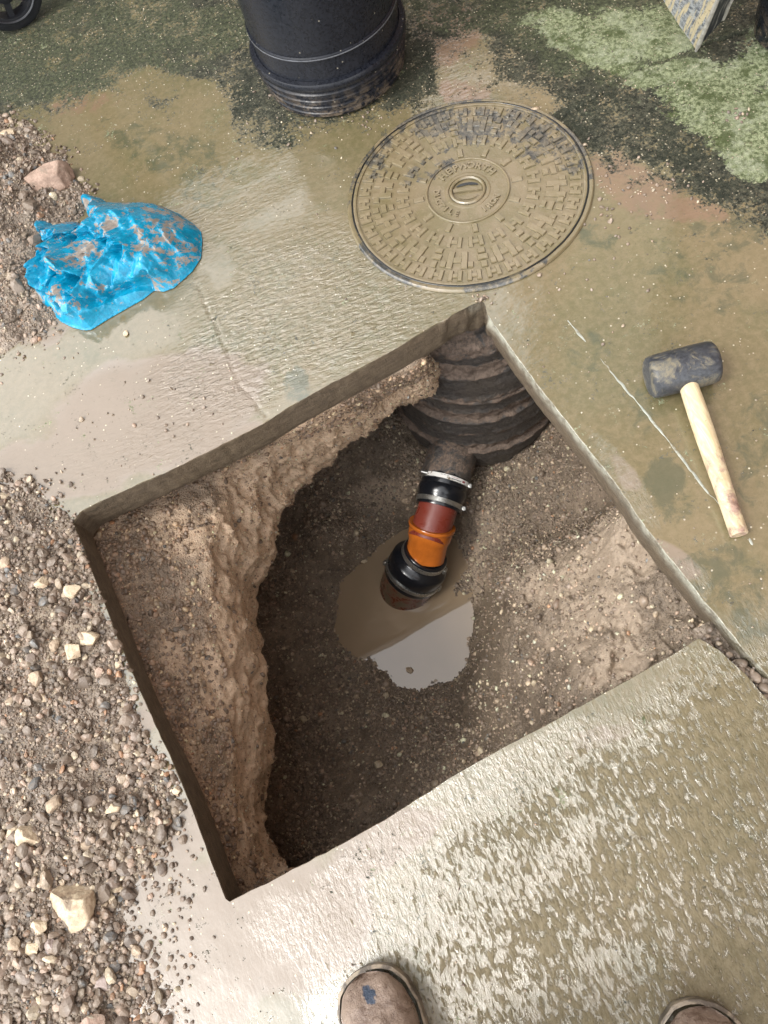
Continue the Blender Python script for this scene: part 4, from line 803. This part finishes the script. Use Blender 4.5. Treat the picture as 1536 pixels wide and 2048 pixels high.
# ------------------------------------------------------------ blue bag
def bag():
    def q(x, y): return G(x/3.49, 200+y/3.49, .012)[:2]
    outl = [(155, 795), (250, 808), (330, 825), (430, 862), (500, 845), (545, 838), (590, 860), (640, 835), (600, 790), (585, 740), (562, 690), (600, 665), (640, 655), (690, 668), (740, 700), (820, 698), (900, 705), (1000, 700), (1090, 712), (1160, 740), (1240, 775), (1340, 845), (1392, 900), (1400, 960), (1392, 1080), (1330, 1175), (1260, 1240), (1200, 1292), (1130, 1318), (1060, 1312), (980, 1375), (880, 1430), (740, 1510), (620, 1585), (570, 1590), (490, 1570), (410, 1530), (330, 1460), (250, 1400), (205, 1300), (198, 1210), (225, 1130), (258, 1060), (318, 1020), (270, 975), (200, 900), (165, 850)]
    poly = resample(np.array([q(*p) for p in outl]), .006); lo, hi = poly.min(0), poly.max(0)
    P, Fq = cutgrid(lo[0]-.01, hi[0]+.01, lo[1]-.01, hi[1]+.01, .0016, poly, False)
    s, _ = nearest(P, poly); w3 = np.c_[P, s*0]
    base = .088*(1-np.exp(-s/.024))*(.6+.4*sst(s, 0, .08)); h = base
    def line(pts, wd, amp, sharp=False):
        amp = amp*.62 if amp < .5 else amp
        c = resample(np.array([q(*p) for p in pts]), .003, False); d = np.full(len(P), 9.)
        for a in c: d = np.minimum(d, np.linalg.norm(P-a, axis=1))
        t = np.clip(1-d/wd, 0, 1); return amp*(t if sharp else t*t*(3-2*t))
    sc_ = .0000
    lock = sst(s, .0, .03)
    h = h+lock*line([(410, 1060), (520, 1130), (620, 1220), (700, 1300)], .016, .034)
    h = h+lock*line([(320, 1240), (360, 1280), (460, 1390), (560, 1430)], .010, .014)
    h = h-line([(500, 1290), (560, 1330), (620, 1360)], .022, .055)
    h = h-line([(330, 1010), (345, 1050), (370, 1100)], .012, .035)
    h = h-line([(480, 1410), (600, 1440), (700, 1455), (850, 1370), (1050, 1290), (1100, 1240)], .010, .022, True)
    h = h-line([(590, 870), (600, 960), (610, 1050), (590, 1110)], .009, .026, True)
    h = h-line([(400, 880), (380, 980), (390, 1080)], .008, .020, True)
    h = h+lock*line([(870, 980), (960, 1040), (1060, 1150)], .014, .022, True)-line([(820, 1080), (990, 1060)], .006, .010, True)
    for k_, (a, b) in enumerate((((1110, 800), (1340, 1130)), ((980, 800), (1230, 1180)), ((1220, 860), (1390, 1050)), ((700, 760), (780, 1000)), ((860, 760), (1000, 980)))):
        h = h+lock*line([a, b], .011, .011, True)
    for k_ in range(11):
        an = k_*2*math.pi/11+.2; c = (840, 1100); h = h-lock*line([c, (c[0]+150*math.cos(an), c[1]+130*math.sin(an))], .006, .008, True)
    left = sst(-P[:, 0], -q(900, 1000)[0], -q(500, 1000)[0]); amp = .62+.45*left
    def facets(n_, am, seed, ang, el):
        r2 = np.random.default_rng(seed); ca, sa = math.cos(ang), math.sin(ang); T = np.array([[ca, sa], [-sa*el, ca*el]]); W = P@T.T
        l_, h_ = W.min(0)-.02, W.max(0)+.02; pts = l_+(h_-l_)*r2.uniform(size=(n_, 2)); pts = np.vstack([pts, [l_, h_, [l_[0], h_[1]], [h_[0], l_[1]]]])
        tri = geometry.delaunay_2d_cdt([Vector(p) for p in pts], [], [], 0, 1e-6)[2]; hv = r2.uniform(-1, 1, len(pts)); out = np.zeros(len(W))
        for t_ in tri:
            a, b, c = pts[list(t_)]; m_ = np.array([b-a, c-a]).T; d_ = np.linalg.det(m_)
            if abs(d_) < 1e-10: continue
            lo_, hi_ = np.minimum(np.minimum(a, b), c), np.maximum(np.maximum(a, b), c); k_ = np.where(((W >= lo_) & (W <= hi_)).all(1))[0]
            uv = (W[k_]-a)@np.linalg.inv(m_).T; ok = (uv >= -1e-6).all(1) & (uv.sum(1) <= 1+1e-6); k_ = k_[ok]; uv = uv[ok]
            out[k_] = hv[t_[0]]+uv[:, 0]*(hv[t_[1]]-hv[t_[0]])+uv[:, 1]*(hv[t_[2]]-hv[t_[0]])
        return out*am
    h = h+lock*amp*(facets(110, .021, 5, .9, 1.9)+facets(420, .011, 6, .5, 1.6)+facets(1600, .0032, 8, 1.2, 1.3))
    h = h+lock*(fbm(w3, 26, 3, 200, ridge=True)-.3)*.003*amp
    # tail flap and handle stub stand lower, the knot is pinched
    flap = line([(170, 810), (300, 900), (330, 980)], .03, 1); h = np.minimum(h, h*(1-flap)+flap*(.030+(h-base)*.8))
    hnd = line([(600, 690), (640, 760)], .022, 1); h = h*(1-hnd)+hnd*(.026+(h-base)*.5)
    z = np.maximum(h, .004)+.0; z = np.where(s < 1e-5, .002, z)
    # the underside rounds in
    sh = np.clip(z-base*.75, -.01, .05)[:, None]*lock[:, None]*np.array([-.55, -.75])
    V = np.c_[P+sh*1.25, z]; m = M('muddy_blue_plastic'); n1 = m.noise(13, 8, .7, .9); f = m.noise(80, 6, .7)
    c = m.mix(m.ramp(f, .3, .7), (.001, .165, .29), (.002, .26, .42))
    mud = m.ramp(m.math('ADD', n1, m.ramp(f, .3, .7, -.09, .09, False)), .545, .585)
    c = m.mix(m.math('MULTIPLY', mud, .9), c, m.mix(m.ramp(f, .4, .6), (.31, .245, .19), (.22, .165, .12)))
    mt = m.fin(c, m.ramp(mud, 0, 1, .2, .5), m.bump(f, .45, .0016, m.bump(m.noise(30, 4, .6, 1.2), .5, .004)), 1.5)
    o = mesh('plastic_bag', V, Fq, mt, autosmooth=28); base_ = (*q(800, 1100), 0)
    return tag(o, 'crumpled bright blue plastic bag smeared with mud, lying between the spoil and the puddle', 'plastic bag')
bag()

# ------------------------------------------------------------ black dustbin (top centre)
bc = G(657, 158, 0); bc = np.array([.3300, 1.692, 0])
db = empty('dustbin', tuple(bc))
m = M('speckled_black_plastic'); f = m.noise(160, 5, .7); v = m.vor(75, 0); vc = m.vor(75, 1); sp_ = m.n('ShaderNodeSeparateColor'); m.link(vc, sp_.inputs[0])
c = m.mix(m.ramp(f, .35, .7), (.005, .006, .009), (.012, .0135, .019)); c = m.mix(m.math('MULTIPLY', m.ramp(v, .16, .08), m.ramp(sp_.outputs[0], .80, .84)), c, (.22, .20, .16))
zc_ = m.n('ShaderNodeSeparateXYZ'); m.link(m.co, zc_.inputs[0])
low = m.math('MULTIPLY', m.ramp(zc_.outputs[2], .10, .0), m.ramp(m.noise(40, 6, .7, .5), .45, .6)); c = m.mix(m.math('MULTIPLY', low, .8), c, (.13, .10, .07))
c = m.mix(m.ramp(m.noise(9, 6, .7, 1.0, vec=m.stretch((1, 1, .3))), .66, .74, 0, .35), c, (.35, .36, .40))
m.b.inputs['Specular IOR Level'].default_value = .28
binM = m.fin(c, m.ramp(f, .3, .7, .22, .42), m.bump(f, .3, .0005), 1.5)
rib = [(0, .004), (.158, .003)]
for k_ in range(4):
    r_ = .1655+.0036*k_; z_ = .004+.019*k_; rib += [(r_-.004, z_), (r_+.001, z_+.003), (r_+.002, z_+.012), (r_-.003, z_+.016)]
V, Fq = lathe(rib+[(.176, .080), (.180, .084), (.1815, .094), (.178, .100), (.168, .102)], bc, (0, 0, 1), 128); child('base_ribs', V, Fq[:, ::-1], binM, db, autosmooth=40)
body = [(.168, .098), (.1665, .104), (.1665, .150), (.1695, .152), (.1700, .156), (.1665, .158), (.167, .40), (.168, .62), (.178, .63), (.181, .645), (.178, .66), (.168, .66)]
V, Fq = lathe(body, bc, (0, 0, 1), 128); child('body', V, Fq[:, ::-1], binM, db, autosmooth=40)
V, Fq = lathe([(0, .69), (.11, .685), (.17, .672), (.184, .665), (.184, .640), (.181, .640)], bc, (0, 0, 1), 96); child('bin_lid', V, Fq[:, ::-1], binM, db, autosmooth=40)
tag(db, 'black plastic dustbin with a ribbed foot standing beyond the manhole cover', 'dustbin')
# scuffed line round the bin
V, Fq = lathe([(.1712, .1525), (.1716, .154), (.1712, .1555)], bc, (0, 0, 1), 128); child('scuffed_rib', V, Fq[:, ::-1], simple('scuffed_plastic', (.12, .125, .14), .5, None, 0, 60), db)

# ------------------------------------------------------------ wheelie bin corner (top left)
wc = G(40, 2, .0); wcen = np.array([wc[0], wc[1], 0])
wcen = G(52, 64, 0)+np.array([0, .035, 0]); wl = empty('wheeled_bin', tuple(wcen)); rw = .10
axw = np.array([.12, -1, .0]); axw /= np.linalg.norm(axw); cw = wcen+np.array([0, 0, rw])
V, Fq = lathe([(.066, -.020), (.088, -.022), (.097, -.018), (.100, -.010), (.100, .010), (.097, .018), (.088, .022), (.066, .020), (.066, -.020)], cw, axw, 72)
ww = child('wheel', *lathe([(.0, -.014), (.026, -.016), (.030, .016), (.022, .021), (0, .022)], cw, axw, 40), blackpl, wl, autosmooth=40)
tread = []
ty = child('tyre', V, Fq, blackpl, ww, autosmooth=40)
uw, vw, dw = frame(axw)
for k_ in range(6):
    a = k_*math.pi/3+.3; u = uw*math.cos(a)+vw*math.sin(a); t = np.cross(dw, u); V, Fq = box(cw+u*.047, (.046, .016, .022), np.array([u, t, dw]).T); child('spoke', V, Fq, blackpl, ww, smooth=False)
V, Fq = lathe([(.071, .0185), (.074, .0235), (.078, .0235), (.080, .021)], cw, axw, 64); child('rim', V, Fq, blackpl, ww)
# bin body above, out of frame
def tapered(c, s0, s1, z0, z1, n=1):
    V = np.array([[c[0]+x*s[0]/2, c[1]+y*s[1]/2, z] for z, s in ((z0, s0), (z1, s1)) for x, y in ((-1, -1), (1, -1), (1, 1), (-1, 1))]); return V, np.array([(0, 3, 2, 1), (4, 5, 6, 7), (0, 1, 5, 4), (1, 2, 6, 5), (2, 3, 7, 6), (3, 0, 4, 7)])
V, Fq = tapered(cw+[-.22, .30, 0], (.38, .40), (.50, .55), .10, 1.0); child('bin_body', V, Fq, blackpl, wl, smooth=False)
V, Fq = tapered(cw+[-.22, .30, 0], (.54, .60), (.50, .56), 1.0, 1.05); child('bin_lid', V, Fq, blackpl, wl, smooth=False)
V, Fq = lathe([(.009, -.42), (.009, .0)], cw, -axw if False else np.array([1., 0, 0]), 12)
child('axle', V, Fq, steel, wl)
tag(wl, 'black wheeled bin showing only one spoked wheel on the mossy paving at the top left', 'wheeled bin')

# ------------------------------------------------------------ weathered timber and pot (top right)
m = M('weathered_board'); cu_ = m.n('ShaderNodeCombineXYZ'); m.link(m.attr('bu'), cu_.inputs[0]); m.link(m.attr('bv'), cu_.inputs[1])
gn = m.n('ShaderNodeTexNoise'); m.link(cu_.outputs[0], gn.inputs['Vector']); gn.inputs['Scale'].default_value = 1; gn.inputs['Detail'].default_value = 5; gn.inputs['Distortion'].default_value = .3
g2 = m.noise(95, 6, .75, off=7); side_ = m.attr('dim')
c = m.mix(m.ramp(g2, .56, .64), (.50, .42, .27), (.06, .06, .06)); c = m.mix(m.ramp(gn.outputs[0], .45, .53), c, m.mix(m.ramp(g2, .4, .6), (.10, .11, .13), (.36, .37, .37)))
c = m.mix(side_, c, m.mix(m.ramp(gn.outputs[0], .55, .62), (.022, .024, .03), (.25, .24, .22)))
boardM = m.fin(c, .5, m.bump(gn.outputs[0], .8, .003), 1.45)
tip = G(1392, 103, .0); q0 = tip+np.array([0, 0, .002]); bd = empty('timber_board', tuple(tip))
eL = G(1298, -40, .16)-q0; eM = G(1452, -40, .26)-q0; eT = G(1512, -40, .17)-q0
eL *= .42/ln(eL*0, eL); eM *= .75/ln(eM*0, eM); eT *= .09/ln(eT*0, eT)
na = 40; U = np.linspace(0, 1, na); parts = []; bu = []; bv = []; dm = []
def sheet(o_, a_, b_, da, db_, dimv):
    A_i, B_i = np.meshgrid(U, U, indexing='ij'); V = o_+A_i.reshape(-1, 1)*a_+B_i.reshape(-1, 1)*b_
    parts.append((V, gridfaces(na, na))); bu.append(A_i.ravel()*da+B_i.ravel()*1.5); bv.append(B_i.ravel()*5); dm.append(np.full(na*na, dimv))
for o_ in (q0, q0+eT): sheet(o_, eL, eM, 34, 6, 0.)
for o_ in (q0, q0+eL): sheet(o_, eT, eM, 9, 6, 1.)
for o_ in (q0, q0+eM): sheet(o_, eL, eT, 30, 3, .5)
Vt, Ft = merge(parts); Vt = Vt+np.stack([fbm(Vt, 24, 3, 210+i) for i in range(3)], -1)*.0022
child('board', Vt, Ft, boardM, bd, attrs=dict(bu=np.concatenate(bu), bv=np.concatenate(bv), dim=np.concatenate(dm)), autosmooth=50)
paleM = simple('bare_grey_wood', (.42, .40, .36), .5, None, 0, 60, .001)
ts_ = np.linspace(0, 1, 60)
for nm, off_, r_ in (('splintered_edge', eL*0, .0045), ('splintered_edge', eT, .004)):
    cc_ = q0+off_+ts_[:, None]*eM; u_, v_, d_ = frame(eM); aa = np.linspace(0, 2*np.pi, 8, endpoint=False)
    rr_ = r_*(1+.5*fbm(cc_, 30, 3, 214)); V = cc_[:, None]+rr_[:, None, None]*(np.cos(aa)[None, :, None]*u_+np.sin(aa)[None, :, None]*v_)
    child(nm, V.reshape(-1, 3), gridfaces(60, 8, True), paleM, bd)
tag(bd, 'weathered grey timber board resting on its corner on green moss at the top right', 'board')
pt = empty('plant_pot', tuple(G(1585, 60, 0))); pc = G(1585, 62, 0)
V, Fq = lathe([(0, .003), (.072, .003), (.078, .006), (.080, .03), (.0815, .032), (.083, .08), (.086, .083), (.100, .25), (.108, .252), (.110, .28), (.103, .28), (.098, .26), (0, .25)], pc, (0, 0, 1), 96); child('pot_body', V, Fq[:, ::-1], binM, pt, autosmooth=40)
tag(pt, 'black plastic pot at the right edge beside the timber board', 'pot')

# ------------------------------------------------------------ the person taking the picture: boots in frame
def boot(toe_px, heel_px, seed, par, left):
    tp = G(*toe_px, .03); hp = G(*heel_px, .03); f = tp-hp; f[2] = 0; f /= np.linalg.norm(f); s = np.array([f[1], -f[0], 0]); Lb = .300
    org = tp.copy(); org[2] = 0; org -= f*Lb
    us = np.linspace(0, 1, 90); a = np.linspace(0, 2*np.pi, 56, endpoint=False)
    hw = np.interp(us, [0, .04, .12, .3, .5, .65, .78, .88, .95, .985, 1], [.004, .022, .034, .036, .040, .049, .053, .048, .036, .020, .003])
    ht = np.interp(us, [0, .05, .15, .3, .42, .55, .68, .8, .9, .96, 1], [.03, .12, .15, .15, .125, .100, .082, .070, .058, .044, .020])
    side = .006*np.sin((us-.3)*3)*(1 if left else -1)
    z0 = .022; V = []
    for u, w_, h_, sd_ in zip(us, hw, ht, side):
        cx, sx = np.cos(a), np.sin(a); X = np.sign(cx)*np.abs(cx)**.8*w_+sd_; Zv = np.where(sx > 0, np.abs(sx)**.85*(h_-z0-.01)+z0+.01, z0+.01+sx*.01)
        V.append(org+f*u*Lb*.985+s*X[:, None]+np.stack([a*0, a*0, Zv], -1))
    V = np.array(V).reshape(-1, 3); d = fbm(V, 38, 5, seed, .6)*.006+fbm(V, 11, 2, seed+3)*.005; V[:, 2] += d*sst(V[:, 2], .03, .06)
    tt = (V-org)@f/Lb; seam = np.exp(-((tt-.80+.4*((V-org)@s)**2/.004)/.008)**2)*.0016; V[:, 2] += seam
    pz = project(V); sc = blobs(pz, [(738, 1990, 17, 27, -20, .75)]) if left else V[:, 0]*0
    bo = child('boot', V, gridfaces(90, 56, True), bootM, par, attrs=dict(scuff=sc))
    hw2 = hw+.007; zs = [0, .004, .018, .024, .026]; ks = [.94, 1, 1, .985, .90]; V = []
    out = np.array([org+f*(u*Lb*1.015-.003)+s*(k*w_+sd_) for k, rr in ((1, 1), (-1, -1)) for u, w_, sd_ in (zip(us, hw2, side) if k == 1 else zip(us[::-1], hw2[::-1], side[::-1]))])
    cen = out.mean(0)
    for z_, k in zip(zs, ks): r_ = cen+(out-cen)*[1, 1, 1]*k if False else out+(cen-out)/np.linalg.norm(cen-out, axis=1)[:, None]*(1-k)*.06; r_ = r_.copy(); r_[:, 2] = z_; V.append(r_)
    V = np.array(V); child('sole', V.reshape(-1, 3), gridfaces(5, out.shape[0], True), soleM, bo, autosmooth=45)
    return org+f*.09
bm1 = M('muddy_brown_leather'); n = bm1.noise(30, 7, .7, .4); f_ = bm1.noise(130, 6, .7)
c = bm1.mix(bm1.ramp(n, .36, .6), (.115, .074, .052), (.215, .155, .115)); c = bm1.mix(bm1.ramp(f_, .5, .72, 0, .6), c, (.31, .235, .18))
c = bm1.mix(bm1.ramp(bm1.math('ADD', bm1.attr('scuff'), bm1.ramp(bm1.noise(70, 5, .7), .3, .7, -.3, .3, False)), .4, .6), c, (.02, .032, .055))
bootM = bm1.fin(c, bm1.ramp(n, .3, .7, .15, .45), bm1.bump(f_, .9, .003, bm1.bump(n, .7, .005)), 1.5)
soleM = simple('muddy_boot_sole', (.10, .08, .06), .4, (.26, .21, .15), .5, 60, .001)
pe = empty('person', (-.15, -.42, 0))
kL = boot((712, 1945), (775, 2100), 301, pe, True); kR = boot((1426, 2008), (1416, 2170), 305, pe, False)
# legs, torso and head of the photographer, just outside the frame
me = bpy.data.meshes.new('clothed_figure')
fwd = np.array([.41, .91, 0]); hip = np.array([-.24, -.50, .92]); rgt = np.array([.91, -.41, 0])
J = [hip, kL+[0, 0, .12], kR+[0, 0, .12], hip-rgt*.10+[0, 0, -.03], hip+rgt*.10+[0, 0, -.03], kL*.5+(hip-rgt*.1)*.5+[0, 0, .02]+fwd*.04, kR*.5+(hip+rgt*.1)*.5+[0, 0, .02]+fwd*.04,
     hip+[0, 0, .30], hip+[0, 0, .50], hip+fwd*.03+[0, 0, .60], hip+fwd*.09+[0, 0, .72], hip-rgt*.19+[0, 0, .50], hip+rgt*.19+[0, 0, .50], hip-rgt*.24+fwd*.05+[0, 0, .24], hip+rgt*.24+fwd*.05+[0, 0, .24], hip-rgt*.10+fwd*.30+[0, 0, .33], hip+rgt*.10+fwd*.30+[0, 0, .33]]
E_ = [(0, 3), (3, 5), (5, 1), (0, 4), (4, 6), (6, 2), (0, 7), (7, 8), (8, 9), (9, 10), (8, 11), (8, 12), (11, 13), (12, 14), (13, 15), (14, 16)]
rad = [.15, .055, .055, .095, .095, .075, .075, .15, .16, .06, .095, .065, .065, .05, .05, .038, .038]
off = np.array(pe.location)
me.from_pydata([tuple(np.array(j)-off) for j in J], E_, []); fg = bpy.data.objects.new('clothed_figure', me); col.objects.link(fg); fg.parent = pe
md = fg.modifiers.new('s', 'SKIN'); sub_ = fg.modifiers.new('d', 'SUBSURF'); sub_.levels = sub_.render_levels = 2
for i, v in enumerate(me.skin_vertices[0].data): v.radius = (rad[i], rad[i]); v.use_root = (i == 0)
me.materials.append(simple('dark_workwear', (.03, .034, .045), .8, (.12, .09, .07), .3, 20))
tag(pe, 'person standing at the bottom edge in muddy brown work boots, only the toes in frame', 'person')

# ------------------------------------------------------------ house wall and garden fence beyond the frame
bk = M('red_brick'); br = bk.n('ShaderNodeTexBrick'); bk.link(bk.stretch((1, 1, 1)), br.inputs['Vector']); br.inputs['Scale'].default_value = 4.4
br.inputs['Color1'].default_value = (.19, .09, .055, 1); br.inputs['Color2'].default_value = (.13, .065, .045, 1); br.inputs['Mortar'].default_value = (.25, .22, .18, 1)
cmb = bk.n('ShaderNodeCombineXYZ'); sx_ = bk.n('ShaderNodeSeparateXYZ'); bk.link(bk.co, sx_.inputs[0]); bk.link(sx_.outputs[1], cmb.inputs[0]); bk.link(sx_.outputs[2], cmb.inputs[1]); bk.link(cmb.outputs[0], br.inputs['Vector'])
brickM = bk.fin(br.outputs[0], .8)
hw_ = empty('house', (2.05, 1.6, 0)); V, Fq = box((2.05, 1.0, 3.6), (.2, 7.0, 7.2)); child('wall', V, Fq, brickM, hw_, smooth=False)
V, Fq = box((1.95, 1.0, 7.25), (.5, 7.2, .12)); child('eaves', V, Fq, paleM, hw_, smooth=False)
tag(hw_, 'brick house wall standing to the right of the yard outside the frame', 'house')
fn = empty('garden_fence', (0, 3.6, 0)); parts = []
for k_ in range(36): parts.append(box((-2.4+k_*.125, 3.6+.01*(k_ % 2), 1.0), (.12, .02, 1.9)))
V, Fq = merge(parts); fM = simple('stained_fence_board', (.07, .05, .03), .7, None, 0, 12); child('fence_boards', V, Fq, fM, fn, smooth=False)
for x_ in (-2.4, -.6, 1.2): V, Fq = box((x_, 3.66, 1.0), (.1, .1, 2.0)); child('post', V, Fq, fM, fn, smooth=False)
tag(fn, 'dark board fence at the far side of the yard outside the frame', 'fence')
